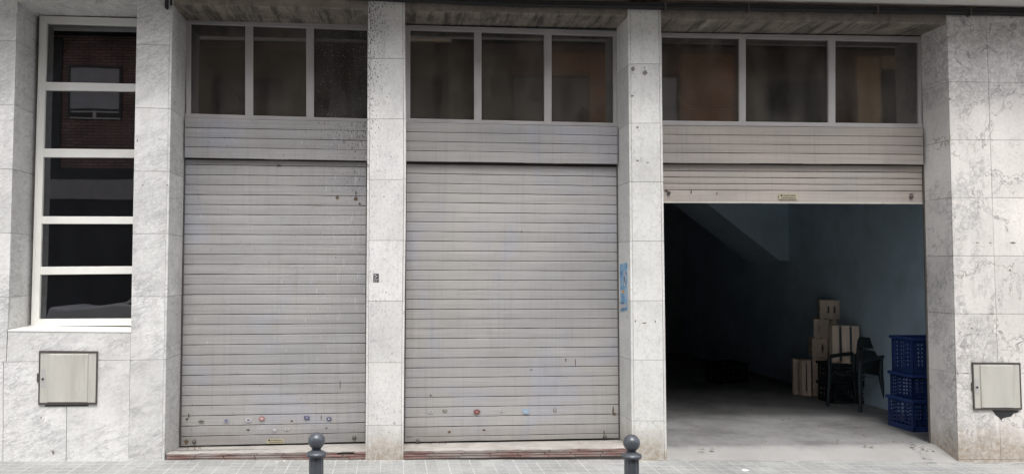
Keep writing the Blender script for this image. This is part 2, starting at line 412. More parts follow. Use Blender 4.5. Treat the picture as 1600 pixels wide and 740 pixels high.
# ------------------------------------------------------------------ the garage building
BLD = empty('garage_building', (0, 0, 0), 'marble clad street facade with three metal roller shutters, the right one raised', 'building')
DEP = .36
DEP1 = .455                                    # the first bay is set deeper
def line(x0, y0, x1, y1):
    """pixel line x as function of y"""
    return lambda y: x0+(x1-x0)*(y-y0)/(y1-y0)
GAP = .0016
def slab_front(m, quad, th=.022, Y=0.0, gap=GAP):
    a = [P(x, y, Y) for x, y in quad]                     # TL TR BR BL
    a[0] += Vector((gap, 0, -gap)); a[1] += Vector((-gap, 0, -gap)); a[2] += Vector((-gap, 0, gap)); a[3] += Vector((gap, 0, gap))
    dy = random.uniform(0, .0012)
    a = [p+Vector((0, dy, 0)) for p in reversed(a)]
    m.hexa(a, [p+Vector((0, th, 0)) for p in a])
def slab_side(m, top, bot, side, y0=.0, y1=DEP, gap=GAP, th=.02):
    """side slab through front-plane pixel points top/bottom; side=+1: the face looks to +X"""
    a, b = P(*top, 0), P(*bot, 0); s = -side*th
    f = [Vector((b.x, y0, b.z+gap)), Vector((b.x, y1, b.z+gap)), Vector((a.x, y1, a.z-gap)), Vector((a.x, y0, a.z-gap))]
    m.hexa(f, [v+Vector((s, 0, 0)) for v in f])
def pillar(name, L, Rr, ytop, ybot, joints, mat, sides=(1, 1), trim=(1, 1), rdep=DEP, ldep=DEP, label=None, jr=None):
    m = MB(); E_ = .024
    js = [ytop]+joints+[ybot]; jr = [ytop]+(jr or joints)+[ybot]
    for (a, a2), (b, b2) in zip(zip(js, jr), list(zip(js, jr))[1:]):
        l0, l1, r0, r1 = L(a), L(b), Rr(a2), Rr(b2)
        tw = 3.6                                            # thickness of side slab seen on the front, px
        if trim[0]: l0 += tw; l1 += tw
        if trim[1]: r0 -= tw; r1 -= tw
        slab_front(m, [(l0, a), (r0, a2), (r1, b2), (l1, b)])
        if sides[0]: slab_side(m, (L(a), a), (L(b), b), -1, 0.0 if trim[0] else .024, ldep)
        if sides[1]: slab_side(m, (Rr(a2), a2), (Rr(b2), b2), 1, 0.0 if trim[1] else .024, rdep)
    o = m.build(name, mat, BLD, bevel=.0012)
    a = [P(L(ytop)+2.5, ytop, .0), P(Rr(ytop)-2.5, ytop, .0), P(Rr(ybot)-2.5, ybot, .0), P(L(ybot)+2.5, ybot, .0)]
    a = [p+Vector((0, .007, 0)) for p in reversed(a)]
    MB().hexa(a, [p+Vector((0, DEP-.01, 0)) for p in a]).build('mortar_bed', M['mortar'], o)
    if label: o['label'] = label
    return o
YB = 727
# pillar between the tall window and the first shutter
pillar('pillar', line(214, 7, 204.2, 517), line(269.7, 10, 256.6, 718), -40, YB, [69, 168, 267.5, 365, 463, 562], M['marbleL'], (1, 1), (0, 1), rdep=.48, jr=[71, 170, 268, 365, 463, 561])
pillar('pillar', line(575.2, 10, 571, 718), line(632.2, 10, 630, 718) if 0 else (lambda y: 632.6+1.9*math.exp(-((y-260)/150)**2)-2.2*max(0, (y-400)/318)), -40, YB, [-2, 91.5, 186, 280.5, 375.5, 470, 566, 663.5], M['marbleP'], ldep=.47, label='cream pillar with black splashes down its left edge')
pillar('pillar', line(981.2, 10, 987.5, 718), line(1032.6, 10, 1042, 718), 9.5, YB+2, [100, 192.5, 284, 376.5, 469.5, 562, 657], M['marbleQ'])
# left wall of the window, beyond the frame, and the panels below the window
L0 = line(-45, 0, -62, 720); WL = line(27, 3, 12.6, 514)
m = MB(); js = [-40, 64, 164, 264, 364, 463.5, 565]
for a, b in zip(js, js[1:]):
    r0, r1 = WL(a)-0, WL(min(b, 516))-0
    if b == 565: r1 = 9.4; r0 = WL(463.5)
    if b == 565:
        slab_front(m, [(L0(a), a), (r0, a), (12.6, 515), (10.5, 565), (L0(b), 566)][:2]+[(9.4, 565), (L0(b), 566)])
    else:
        slab_front(m, [(L0(a), a), (r0, a), (r1, b), (L0(b), b)])
    slab_side(m, (WL(a), a), (WL(min(b, 514)), min(b, 514)), 1, .024, .445)
slab_front(m, [(WL(516)-.2, 516.4), (204.4, 518.3), (203.6, 562), (9.7, 565)])
slab_front(m, [(L0(565), 566), (5, 565), (4.2, YB), (L0(YB), YB)])
slab_front(m, [(5.2, 565), (105, 563.4), (103, YB), (4.4, YB)])
slab_front(m, [(105.2, 563.4), (203.4, 562), (200.6, YB), (103.2, YB)])
slab_front(m, [(27.2, -40), (214, -40), (214, 6.6), (27, 3)])
lw = m.build('marble_wall', M['marbleL'], BLD, bevel=.0012)
m = MB()
for quad in ([(L0(0), -40), (WL(-40)-2.5, -40), (7, 565), (L0(0)-15, 566)], [(L0(565), 519), (201, 520.5), (199, YB), (L0(YB), YB)], [(20, -40), (212, -40), (212, 5), (20, 0)]):
    a = [P(x, y, 0)+Vector((0, .008+random.uniform(0, .002), 0)) for x, y in reversed(quad)]; m.hexa(a, [p+Vector((0, DEP-.01, 0)) for p in a])
m.build('mortar_bed', M['mortar'], lw)
# window soffit slab (marble) above the tall window, and below the frame
m = MB(); a, b = P(27, 3), P(214, 7)
m.hexa([(a.x, .024, a.z), (b.x, .024, b.z), (b.x, DEP+.05, b.z), (a.x, DEP+.05, a.z)], [(a.x, .024, a.z+.03), (b.x, .024, b.z+.03), (b.x, DEP+.05, b.z+.03), (a.x, DEP+.05, a.z+.03)])
m.build('window_soffit', M['marbleL'], BLD)
m = MB(); a, b = P(12.5, 515.2), P(204.5, 517.2)
m.hexa([(a.x, -.004, a.z-.012), (b.x, -.004, b.z-.012), (b.x, -.004, b.z+.004), (a.x, -.004, a.z+.004)], [(a.x, DEP+.05, a.z+.0), (b.x, DEP+.05, b.z+.0), (b.x, DEP+.05, b.z+.014), (a.x, DEP+.05, a.z+.014)])
m.build('window_sill', M['frameW'], BLD, bevel=.003)
# right wall
RL = line(1480, 40, 1497.7, 720)
cols = [lambda y: 1544.5+(y-128)*.0335, lambda y: 1636+(y-128)*.045, lambda y: 1740+(y-128)*.06]
m = MB(); js = [22, 128, 218.6, 308.4, 399.5, 490, 582.6, 717.3, 730]
for i, (a, b) in enumerate(zip(js, js[1:])):
    edges = [RL]+cols
    for j, (e0, e1) in enumerate(zip(edges, edges[1:])):
        s0 = .010*(1-i/5.) if i < 5 else 0
        f = lambda x, y: (x, y+(x-1480)*(.010 if y < 200 else .004 if y < 330 else 0.001))
        slab_front(m, [f(e0(a), a), f(e1(a), a), f(e1(b), b), f(e0(b), b)])
    slab_side(m, (RL(a), a), (RL(b), b), -1, .024, DEP)
rw = m.build('marble_wall', M['marbleR'], BLD, bevel=.0012)
a = [P(x, y, 0)+Vector((0, .008, 0)) for x, y in reversed([(1483, 22), (1738, 24), (1770, 730), (1499.5, 730)])]
MB().hexa(a, [p+Vector((0, DEP-.01, 0)) for p in a]).build('mortar_bed', M['mortar'], rw)
XL, XR = P(L0(300), 300).x, P(1738, 300).x

# ---- white tall window
WY = .335
win = empty('window', (0, 0, 0)); win.parent = BLD
m = MB()
fl = line(61.5, 25, 48, 509)
gl_ = line(73, 37, 60.8, 498); gr = lambda y: 217.5-(y-40)*.019
m.pq([(fl(25), 24.5), (gr(25)+6, 29), (gr(40), 41), (gl_(37), 36.4)], WY, .06)           # head
m.pq([(fl(25), 25), (gl_(37), 36.6), (gl_(498), 498), (fl(509), 509)], WY+.001, .06)      # left stile
m.pq([(gr(40), 40), (gr(40)+9, 40), (gr(498)+9, 509), (gr(498), 498)], WY+.001, .06)
m.pq([(gl_(498), 498), (gr(498), 497.2), (gr(498)+6, 508.4), (fl(509), 509.2)], WY, .06)
for (a, b, c_, d) in ((128, 141, 131, 143), (232, 245.5, 233.5, 246.5), (337.8, 349.5, 338.2, 349.8), (416.5, 429, 415.5, 427.6)):
    m.pq([(gl_(a)+.1, a), (gr(c_)-.1, c_), (gr(d)-.1, d), (gl_(b)+.1, b)], WY+.004, .05)
m.build('frame', M['frameW'], win, bevel=.004)
# outer ledge of the frame
m = MB(); m.pq([(fl(25)+2.6, 27), (fl(25)+4, 28), (fl(509)+4, 506), (fl(509)+2.6, 507)], WY-.006, .006)
m.build('glazing_bead', M['frameW'], win)
ys = [(37, 41, 128, 131), (141, 143, 232, 233.5), (245.5, 246.5, 337.8, 338.2), (349.5, 349.8, 416.5, 415.5), (429, 427.6, 498, 497.2)]
for a, b, c_, d in ys:
    MB().pq([(gl_(a)-1, a-1.5), (gr(b)+1, b-1.5), (gr(d)+1, d+1.5), (gl_(c_)-1, c_+1.5)], WY+.03, .006).build('pane', M['glassW'], win)

# ---- transom windows above the shutters
def transom(outer, panes, splash=False, dep=DEP):
    t = empty('transom_window', (0, 0, 0)); t.parent = BLD
    Y = dep-.012
    (otl, otr, obr, obl) = outer
    m = MB()
    def top(x): return otl[1]+(otr[1]-otl[1])*(x-otl[0])/(otr[0]-otl[0])
    def bot(x): return obl[1]+(obr[1]-obl[1])*(x-obl[0])/(obr[0]-obl[0])
    n = len(panes)
    # head, sill rails
    gt = lambda x: panes[0][2]+(panes[-1][2]-panes[0][2])*(x-panes[0][0])/(panes[-1][0]-panes[0][0])
    gb = lambda x: panes[0][3]+(panes[-1][3]-panes[0][3])*(x-panes[0][0])/(panes[-1][0]-panes[0][0])
    m.pq([otl, otr, (otr[0], gt(otr[0])), (otl[0], gt(otl[0]))], Y, .05)
    m.pq([(obl[0], gb(obl[0])), (obr[0], gb(obr[0])), obr, obl], Y, .05)
    xs = [(otl[0], panes[0][0])]+[(panes[i][1], panes[i+1][0]) for i in range(n-1)]+[(panes[-1][1], otr[0])]
    for a, b in xs:
        if b-a < .5: continue
        m.pq([(a, gt(a)+.05), (b, gt(b)+.05), (b, gb(b)-.05), (a, gb(a)-.05)], Y+.004, .045)
    m.build('frame', M['frameG'], t, bevel=.003)
    for i, (a, b, _, _) in enumerate(panes):
        MB().pq([(a-1, gt(a)-1), (b+1, gt(b)-1), (b+1, gb(b)+1), (a-1, gb(a)+1)], Y+.026, .006).build('pane', M['glassS' if splash and i == 2 else 'glassT'], t)
transom([(290.5, 28), (579, 36.5), (579, 190.5), (289, 184.6)], [(298, 383, 36.8, 177.5), (395.5, 478.5, 40.5, 180.3), (490.5, 574, 43.8, 183)], True, DEP1)
transom([(631, 38.8), (964.5, 48.3), (966, 198), (631, 191.5)], [(641, 741, 46.5, 185), (752.4, 850.5, 50, 187.6), (862, 958.5, 53.4, 190)])
transom([(1028, 51), (1440.5, 57.2), (1442, 200), (1028, 195.8)], [(1034.5, 1155, 57.3, 188.4), (1165.5, 1294.5, 60, 190.2), (1305.5, 1435.6, 63, 191.8)])

# ---- shutters
class Bay:
    def __init__(s, tl, tr, br, bl, Y):
        s.c = [P(*q, Y) for q in (tl, tr, br, bl)]; s.Y = Y
    def __call__(s, u, v):
        a = s.c[0].lerp(s.c[1], u); b = s.c[3].lerp(s.c[2], u); return a.lerp(b, v)
def slats(bay, rows, mat, name, parent, nseg=10, gap=.0068, th=.012, wob=.0010, lab=None):
    """rows: v positions of joints in world units; each slat a bowed strip"""
    m = MB()
    for v0, v1 in zip(rows, rows[1:]):
        wz = [random.uniform(-wob, wob) for _ in range(nseg+1)]; wy = random.uniform(-.0008, .0008)
        tilt = random.uniform(-.0010, .0010)
        vs = []
        for i in range(nseg+1):
            u = i/nseg; A = bay(u, v0); B = bay(u, v1); h = (A.z-B.z)
            A = Vector((A.x, A.y, A.z+wz[i])); B = Vector((B.x, B.y, B.z+wz[i]))
            prof = [(0, th), (.0, .0010), (.03, .0002), (.5, -.0005), (.97, .0001), (1., .0006), (1., th)]
            for t, dy in prof:
                z = A.z-(h-gap)*t
                vs.append(Vector((A.x+(B.x-A.x)*t, bay.Y+dy+wy+tilt*(t-.5), z)))
        n = 7; fs = []
        for i in range(nseg):
            for j in range(n-1): fs.append((i*n+j, (i+1)*n+j, (i+1)*n+j+1, i*n+j+1))
        fs.append(tuple(range(n))); fs.append(tuple(nseg*n+j for j in range(n)))
        m.add(vs, fs)
    o = m.build(name, mat, parent)
    if lab: o['label'] = lab
    A, B, Cc, D = bay(0, rows[0]), bay(1, rows[0]), bay(1, rows[-1]), bay(0, rows[-1])
    f = [p+Vector((0, .011, 0)) for p in (D, Cc, B, A)]
    f[0].z += gap; f[1].z += gap
    MB().hexa(f, [p+Vector((0, .02, 0)) for p in f]).build('backing', M['joint'], o)  # dark backing colours in the shade of the hinge gaps
    return o
# valances (fixed slats over the roller)
def valance(tl, tr, br, bl, mat, dep=DEP):
    b = Bay(tl, tr, br, bl, dep-.045)
    return slats(b, [0, .24, .485, .725, 1], mat, 'shutter_box', BLD, gap=.006, th=.05)
valance((288.8, 184.8), (579, 190.6), (578, 252), (288.4, 247), M['slat1'], DEP1)
valance((631, 191.6), (964.8, 198.4), (965, 257.2), (631, 252.2), M['slat2'])
valance((1028, 196.4), (1442, 200.4), (1442.6, 257.6), (1028, 255), M['slat3'])
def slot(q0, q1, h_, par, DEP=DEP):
    MB().pq([q0, q1, (q1[0], q1[1]+h_), (q0[0], q0[1]+h_)], DEP-.004, .02).build('shadow_slot', M['joint'], par)  # dark strip standing in for the shade line under the shutter box
def even(n, first, last): return [first]+[first+(1-first-last)*i/n for i in range(1, n+1)]+[1]
def roll(tl, tr, br, bl, n, head, foot, mat, lab, wob=.001, dep=DEP):
    b = Bay(tl, tr, br, bl, dep+.008)
    rows = [0]+[head+(1-head-foot)*i/n for i in range(n+1)]+[1]
    return slats(b, rows, mat, 'roller_shutter', BLD, nseg=14, lab=lab, wob=wob), b
h = lambda a, b, c_: (b-a)/(c_-a)
s1, b1 = roll((288.3, 246), (577, 250), (574, 690.3), (280.6, 697), 27, h(246, 257.8, 697), h(0, 15, 451), M['slat1'], 'closed shutter with a row of small stickers near its foot and black splashes at its upper right', dep=DEP1)
s2, b2 = roll((631, 250), (965, 256), (968.6, 684.5), (629, 691), 27, h(250, 271.6, 691), h(0, 8, 440), M['slat2'], 'closed shutter with a red and a blue sticker near its foot')
s3, b3 = roll((1028, 253), (1442.5, 256), (1443, 317), (1028, 315.2), 3, h(253, 267.2, 315), h(0, 18, 62), M['slat3'], 'beige shutter rolled up to show only its last slats')
def brow(name, tl, tr, y0, th, mat, par):                        # dark gap/shade lip between box and roller
    pass
# side rails
m = MB()
for q in ([(287.6, 247), (289.6, 247), (282.4, 697), (280.0, 697)], [(963.4, 256), (965.8, 256), (969.6, 688), (967.2, 688)],
          [(1441.6, 257), (1444.2, 257), (1455.2, 700), (1452.2, 700)], [(1028, 257), (1035.4, 257), (1040.6, 712), (1034, 712)],
          [(572, 250), (578, 250), (575, 692), (570, 692)], [(629, 250), (635.6, 250), (633, 690), (627, 690)]):
    MB().pq(q, (DEP1 if q[1][0] < 580 and q[0][0] < 575 else DEP)-.006, .012).build('guide_rail', M['rail'], BLD)
# painted shade strips under the boxes, then the raised shutter's lower lip
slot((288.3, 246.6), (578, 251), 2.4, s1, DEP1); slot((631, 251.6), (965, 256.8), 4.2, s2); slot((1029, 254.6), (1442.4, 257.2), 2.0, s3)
b = b3; m = MB(); A, B = b(0, 1), b(1, 1)
m.hexa([A+Vector((0, -.004, -.010)), B+Vector((0, -.004, -.010)), B+Vector((0, -.004, .006)), A+Vector((0, -.004, .006))], [A+Vector((0, .03, -.010)), B+Vector((0, .03, -.010)), B+Vector((0, .03, .006)), A+Vector((0, .03, .006))])
m.build('bottom_bar', M['steel'], s3)

# name plates on bottom slats: brass strip with worn unreadable dark lettering
M['plate'] = plain('worn_yellow_plate', (.42, .38, .27), .5, .2, .2, 40)
M['ink'] = plain('dark_print', (.03, .028, .03), .6)
def plate(cx, cy, wpx, hpx, Y, par, sd_):
    rnd = random.Random(sd_)
    pl = MB().pq([(cx-wpx/2, cy-hpx/2), (cx+wpx/2, cy-hpx/2), (cx+wpx/2, cy+hpx/2), (cx-wpx/2, cy+hpx/2)], Y-.004, .003).build('name_plate', M['plate'], par)
    m = MB(); x = cx-wpx*.36
    c0 = P(x, cy-hpx*.2, Y-.0045); n = 12
    m.add([c0+Vector((.010*math.cos(2*math.pi*i/n), 0, .010*math.sin(2*math.pi*i/n))) for i in range(n)], [tuple(range(n))])
    x += wpx*.12
    while x < cx+wpx*.38:
        wv = rnd.uniform(.5, 1.0)
        m.pq([(x, cy-hpx*.32), (x+wv, cy-hpx*.32), (x+wv, cy-hpx*rnd.choice((.02, .05, .1))), (x, cy-hpx*.02)], Y-.0052, .001); x += wv+.75
    x = cx-wpx*.35
    while x < cx+wpx*.42:
        wv = rnd.uniform(.6, 1.6); m.pq([(x, cy+hpx*.16), (x+wv, cy+hpx*.16), (x+wv, cy+hpx*.33), (x, cy+hpx*.33)], Y-.0052, .001); x += wv+.7
    m.build('lettering', M['ink'], pl)
plate(1231.5, 307, 29, 8.6, DEP+.002, s3, 3)
plate(430.5, 688.5, 27, 7.2, DEP1+.002, s1, 5)
# bolt knobs near the foot of the shutters
def knob(px, py, par, r=.013):
    c0 = P(px, py, DEP1 if px < 600 else DEP); m = MB(); m.tube([c0, c0+Vector((0, -.012, 0)), c0+Vector((0, -.02, 0))], [r*1.5, r*1.3, r*.6], 12); m.build('bolt', M['rail'], par)
for a in ((303.5, 689.5, s1), (553.5, 683, s1), (653, 688.3, s2), (945, 681.5, s2), (1045, 301, s3), (1424, 307, s3)): knob(*a)

# ---- steps under the closed shutters
M['brickstep'] = brickmat('red_step_tiles', (.27, .13, .11), (.22, .12, .105), (.10, .075, .07))
k = N('red_step_tile_edges'); p = k.pos(); xyz = k.sep(p)
lay = k.noise(k.mul(p, (2.5, 1, 95)), 1, 4, .6)
c = k.mix(1.0, (.24, .14, .125), k.ramp(lay, [(.36, .30), (.5, .9), (.66, 1.35)]), 'MULTIPLY')
c = k.mix(k.maprange(k.noise(k.mul(p, (2.2, 1, 5)), 1, 4), .44, .60, 0, .85), c, (.27, .245, .225))
M['brickstep'] = k.fin(c, .85, 0, k.bump(lay, .8, .01))
def step(xl, xr, ytl, ytr, ybk_l, ybk_r, broken=False, xlb=None, xrb=None):
    """front top edge ytl/ytr px on plane Y=.02"""
    A, B = P(xl, ytl, .015), P(xr, ytr, .015)
    st = None; m = MB(); n = 40; dk = DEP1 if broken else DEP
    zb = -.06; front = []
    for i in range(n+1):
        t = i/n; q = A.lerp(B, t); front.append(Vector((q.x, .015+random.uniform(-.004, .004), q.z+random.uniform(-.0025, .0025))))
    bk = [P(ybk_l[0]+(ybk_r[0]-ybk_l[0])*i/n, ybk_l[1]+(ybk_r[1]-ybk_l[1])*i/n, dk+.03) for i in range(n+1)]
    vs = []; fs = []
    for i in range(n+1):
        f = front[i]; g = bk[i]
        mid = Vector((f.x, .03, f.z+.004)); vs += [f, mid, Vector((g.x, dk+.03, g.z)), Vector((f.x, .015, f.z-.008))]
    for i in range(n):
        a = i*4; b = a+4
        fs += [(a, b, b+1, a+1), (a+1, b+1, b+2, a+2), (a+3, b+3, b, a)]
    m.add(vs, fs)
    st = m.build('step', M['concS'], BLD)
    # three courses of thin tile edges, slightly out of line
    m = MB(); hgt = (A.z-ground_z(0))-.008
    z1 = A.z-.008
    for r in range(3):
        x = A.x+.0
        while x < B.x-.02:
            wv = min(random.uniform(.22, .30), B.x-x); t = (x-A.x)/(B.x-A.x); zt = A.z+(B.z-A.z)*t-.008; zt -= r*(hgt/3)
            if broken and r == 0 and .80 < t < .93: x += wv*.6; continue
            jy = random.uniform(0, .008)+r*.002
            m.box(x+.003, x+wv-.003, .010+jy, .10, zt-hgt/3+.0055, zt); x += wv
    m.build('tile_edge', M['brickstep'], st, bevel=.0015)
    m = MB(); m.box(A.x+.01, B.x-.01, .045, .2, -.06, min(A.z, B.z)-.01); m.build('bed', M['mortar'], st)
step(259.5, 574, 708, 704.2, (281, 698), (575, 691.5), True)
step(629.5, 984, 703.5, 698.8, (630, 692), (968.8, 686), False)

# ---- lintels: face, underside with board-mark streaks
def lintel(fl, fr, bl, br, dk):
    """front lower edge left/right px on plane .02, sits over the frame"""
    A, B = P(*fl, .012), P(*fr, .012); zt = P(800, -60).z
    za = A.z; zb = B.z; m = MB(); n = 24; vs = []; fs = []
    for i in range(n+1):
        t = i/n; x = A.x+(B.x-A.x)*t; z = za+(zb-za)*t+random.uniform(-.004, .004)
        vs += [Vector((x, .012, zt)), Vector((x, .012+random.uniform(0, .006), z+.008)), Vector((x, .022, z)), Vector((x, dk+.0, za+(zb-za)*t-.002)), Vector((x, dk+.0, zt))]
    for i in range(n):
        a = i*5; b = a+5
        fs += [(a, b, b+1, a+1), (a+1, b+1, b+2, a+2), (a+2, b+2, b+3, a+3), (a+3, b+3, b+4, a+4), (a+4, b+4, b, a)]
    fs += [(0, 1, 2, 3, 4), tuple(n*5+j for j in range(5))]
    m.add(vs, fs); m.build('lintel', M['concL'], BLD)
lintel((268, 7), (577, 15), 0, 0, DEP1+.03)
lintel((630, 17.6), (983.5, 25.4), 0, 0, DEP+.03)
lintel((1031, 30.5), (1482, 37.5), 0, 0, DEP+.03)

# ---- overhang above, upper storeys, interior shell
ZO = P(1600, 12.5, -.02).z+.005
MB().box(-9, 12, -.55, .0, ZO, ZO+.32).build('overhang', M['soffit'], BLD)
M['upper'] = plain('upper_wall_brick', (.40, .22, .15), .85)
MB().box(-9, 12, 0.0, .35, ZO+.0, ZO+12).build('upper_wall', M['upper'], BLD)
MB().box(-9, 12, .35, 9.6, ZO+.25, ZO+.5).build('roof_slab', M['upper'], BLD)
# blind flank walls so the street front continues beyond the picture
M['flank'] = plain('flank_render', (.5, .48, .45), .85)
MB().box(-9, XL+.03, .0, .4, -.3, ZO+.0).build('flank_wall', M['flank'], BLD)
MB().box(XR-.1, 12, .0, .4, -.3, ZO+.0).build('flank_wall', M['flank'], BLD)
WX = 6.05; BY = 8.4
k = N('blue_grey_wall_paint'); p = k.pos()
c = k.mix(1.0, (.46, .59, .69), k.ramp(k.noise(p, 1.5, 7, .7), [(.3, .80), (.7, 1.15)]), 'MULTIPLY')
c = k.mix(k.math('MULTIPLY', k.maprange(k.noise(k.mul(p, (3, 3, .8)), 1.6, 5), .55, .7), .2), c, (.22, .25, .26))
M['blue'] = k.fin(c, .7, 0, k.bump(k.noise(p, 18, 4), .15, .005))
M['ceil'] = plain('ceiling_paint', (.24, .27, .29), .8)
iw = MB(); iw.box(WX, WX+.2, .44, BY, -.1, ZO+.25); iw.build('interior_wall', M['blue'], BLD)
iw = MB(); iw.box(-9, WX+.2, BY, BY+.2, -.1, ZO+.25); iw.build('interior_wall', M['ceil'], BLD)
iw = MB(); iw.box(-9.2, -9, .4, BY+.2, -.1, ZO+.25); iw.build('interior_wall', M['ceil'], BLD)
iw = MB(); iw.box(P(235, 300, .5).x-.08, P(235, 300, .5).x+.08, .46, BY, -.1, ZO+.2); iw.build('interior_wall', M['ceil'], BLD)
iw = MB(); iw.box(-9, WX+.2, .46, BY, ZO-.05, ZO+.02); iw.build('ceiling', M['ceil'], BLD)
iw = MB(); iw.box(P(1505, 300, .5).x-.35, WX+.2, .44, .5, -.1, ZO); iw.build('interior_wall', M['blue'], BLD)
# garage floor, with its sloping threshold
k = N('garage_floor_concrete'); p = k.pos()
a = k.noise(p, 1.4, 7, .65, .3)
c = k.mix(1.0, (.185, .185, .183), k.ramp(a, [(.3, .55), (.5, 1.0), (.72, 1.5)]), 'MULTIPLY')
c = k.mix(k.math('MULTIPLY', k.maprange(k.noise(k.mul(p, (3, 8, 1)), 1, 5, .6), .52, .66), .5), c, (.22, .21, .20))
c = k.mix(k.math('MULTIPLY', k.maprange(k.noise(k.mul(p, (5, 14, 1)), 1, 5, .7), .62, .70), .6), c, (.14, .145, .16))
xyz = k.sep(p)
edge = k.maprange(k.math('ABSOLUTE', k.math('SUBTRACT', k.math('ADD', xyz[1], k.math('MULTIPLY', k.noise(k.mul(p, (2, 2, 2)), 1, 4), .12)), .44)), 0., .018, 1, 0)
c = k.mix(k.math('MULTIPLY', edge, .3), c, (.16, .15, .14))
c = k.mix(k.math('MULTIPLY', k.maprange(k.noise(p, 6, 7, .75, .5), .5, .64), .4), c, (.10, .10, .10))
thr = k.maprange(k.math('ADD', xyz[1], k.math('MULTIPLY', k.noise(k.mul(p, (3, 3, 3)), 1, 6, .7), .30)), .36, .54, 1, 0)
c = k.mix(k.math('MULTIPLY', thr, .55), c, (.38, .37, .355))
c = k.mix(k.math('MULTIPLY', k.maprange(k.noise(p, 60, 3, .6), .6, .7), .3), c, (.2, .19, .18))
M['gfloor'] = k.fin(c, .8, 0, k.bump(k.noise(p, 20, 6, .7), .35, .006))
FZ = .03
m = MB(); xa = P(1036, 700).x; vs = []; fs = []
nx = 30
for i in range(nx+1):
    x = xa-.05+(WX+.1-xa)*i/nx
    g = ground_z(x)
    vs += [Vector((x, -.015+random.uniform(-.012, .012), g-.02)), Vector((x, -.005+random.uniform(-.01, .01), g+.012)), Vector((x, .3, FZ-.004)), Vector((x, .5, FZ)), Vector((x, BY, FZ))]
for i in range(nx):
    for j in range(4): fs.append((i*5+j, i*5+5+j, i*5+6+j, i*5+1+j))
m.add(vs, fs)
m.add([(-9, .46, FZ-.002), (xa-.04, .46, FZ-.002), (xa-.04, BY, FZ-.002), (-9, BY, FZ-.002)], [(0, 1, 2, 3)])
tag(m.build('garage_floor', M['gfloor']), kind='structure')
# stair flight crossing the garage
yS = None
d_ = ray(1233, 405.5); t_ = (WX-CAM.x)/d_.x; yS = CAM.y+d_.y*t_
a1, a2, a3 = P(1104, 317.5, yS), P(1218, 406.8, yS), P(1233, 405.5, yS)
sl_ = (a1.z-a2.z)/(a1.x-a2.x); zc = ZO-.05; xc = a2.x+(zc-a2.z)/sl_
m = MB()
prof = [(xc, zc), (a2.x, a2.z), (WX, a2.z+.0), (WX, zc)]
f = [Vector((x, yS, z)) for x, z in prof]; g = [Vector((x, yS+1.05, z)) for x, z in prof]
m.hexa(f, g)
m.build('stair_flight', M['blue'], BLD)

# ------------------------------------------------------------------ cables along the top
cb = empty('cable', (0, 0, 0), 'black bundle of electric cables clipped along the top of the facade', 'cable')
for j, (dy, r, y0) in enumerate(((-.03, .021, 0), (-.034, .017, 1), (-.02, .013, 2))):
    pts = []
    for i in range(60):
        x = 540+(1720-540)*i/59
        if x < 800: yc = -7+(x-540)/260*11.5
        else: yc = 4.5+(x-800)*.0182
        pts.append(P(x, yc+(-1.6, 2.0, 4.9)[j]+math.sin(i*1.3+j)*.35, dy))
    MB().tube(pts, r, 8).build('strand', M['cable'], cb)
for x in (1040, 1170, 1372, 1518):
    yc = 4.5+(x-800)*.0182
    MB().pq([(x-1, yc-5), (x+1.5, yc-5), (x+1.5, yc+6), (x-1, yc+6)], -.058, .06).build('clip', M['darksteel'], cb)
m = MB(); m.tube([P(260.5, -30, -.03), P(260.5, 5, -.03), P(260.5, 12.5, -.03), P(262, 15, -.02)], [.017, .017, .018, .010], 10)
m.pq([(266, -20), (268.5, -20), (268.5, 8), (266, 8)], -.02, .02)
o = m.build('downpipe', M['cable']); tag(o, 'black pipe end hanging over the first pillar right of the tall window', 'pipe')

# ------------------------------------------------------------------ meter cabinets
def cabinet(x0, y0, x1, y1, lab, skew=0, hole=False):
    c0 = P((x0+x1)/2, y1, 0)
    t = empty('meter_cabinet', (c0.x, 0, c0.z), lab, 'cabinet', 'steel cabinets set in the marble wall')
    w_ = x1-x0; hh = y1-y0
    q = lambda a, b: (x0+w_*a+skew*b*(1 if a > -1 else 0), y0+hh*b)
    m = MB()
    m.pq([q(0, 0), q(1, .01), q(1, .045), q(0, .04)], -.016, .014); m.pq([q(0, .96), q(1, .955), q(1, .99), q(0, 1)], -.0165, .014)
    m.pq([q(0, 0), q(.022, 0), q(.022, 1), q(0, 1)], -.0155, .0135); m.pq([q(.978, .01), q(1, .01), q(1, .99), q(.978, .99)], -.0155, .0135)
    m.build('frame', M['darksteel'], t)
    m = MB(); m.pq([q(.02, .035), q(.98, .035), q(.98, .965), q(.02, .965)], -.012, .010)
    d = m.build('door', M['steel'], t, bevel=.002)
    # raised centre panel of the door
    a = [P(*q(.15, .055), -.012), P(*q(.85, .055), -.012), P(*q(.85, .955), -.012), P(*q(.15, .955), -.012)][::-1]
    b_ = [P(*q(.17, .07), -.024), P(*q(.83, .07), -.024), P(*q(.83, .945), -.024), P(*q(.17, .945), -.024)][::-1]
    MB().hexa(b_, a).build('raised_panel', M['steel'], d, bevel=.001)
    m = MB(); m.pq([q(.045, .34), q(.115, .34), q(.115, .67), q(.045, .67)], -.0145, .003); lk = m.build('lock', M['frameG'], d)
    c1 = P(*q(.075, .52), -.015); MB().tube([c1, c1+Vector((0, -.008, 0))], .009, 12).build('keyhole', M['black'], lk)
    m = MB(); m.pq([q(-.03, .42), q(.0, .42), q(.0, .58), q(-.03, .58)], -.012, .010); m.build('hinge', M['darksteel'], t)
    if not hole:
        m = MB(); m.pq([q(.12, .99), q(.86, .985), q(.86, 1.02), q(.12, 1.03)], -.006, .004); m.build('bottom_lip', M['black'], t)
    return t
cabinet(61, 547.5, 152.5, 632, 'square steel cabinet in the wall under the tall white window', -1.6)
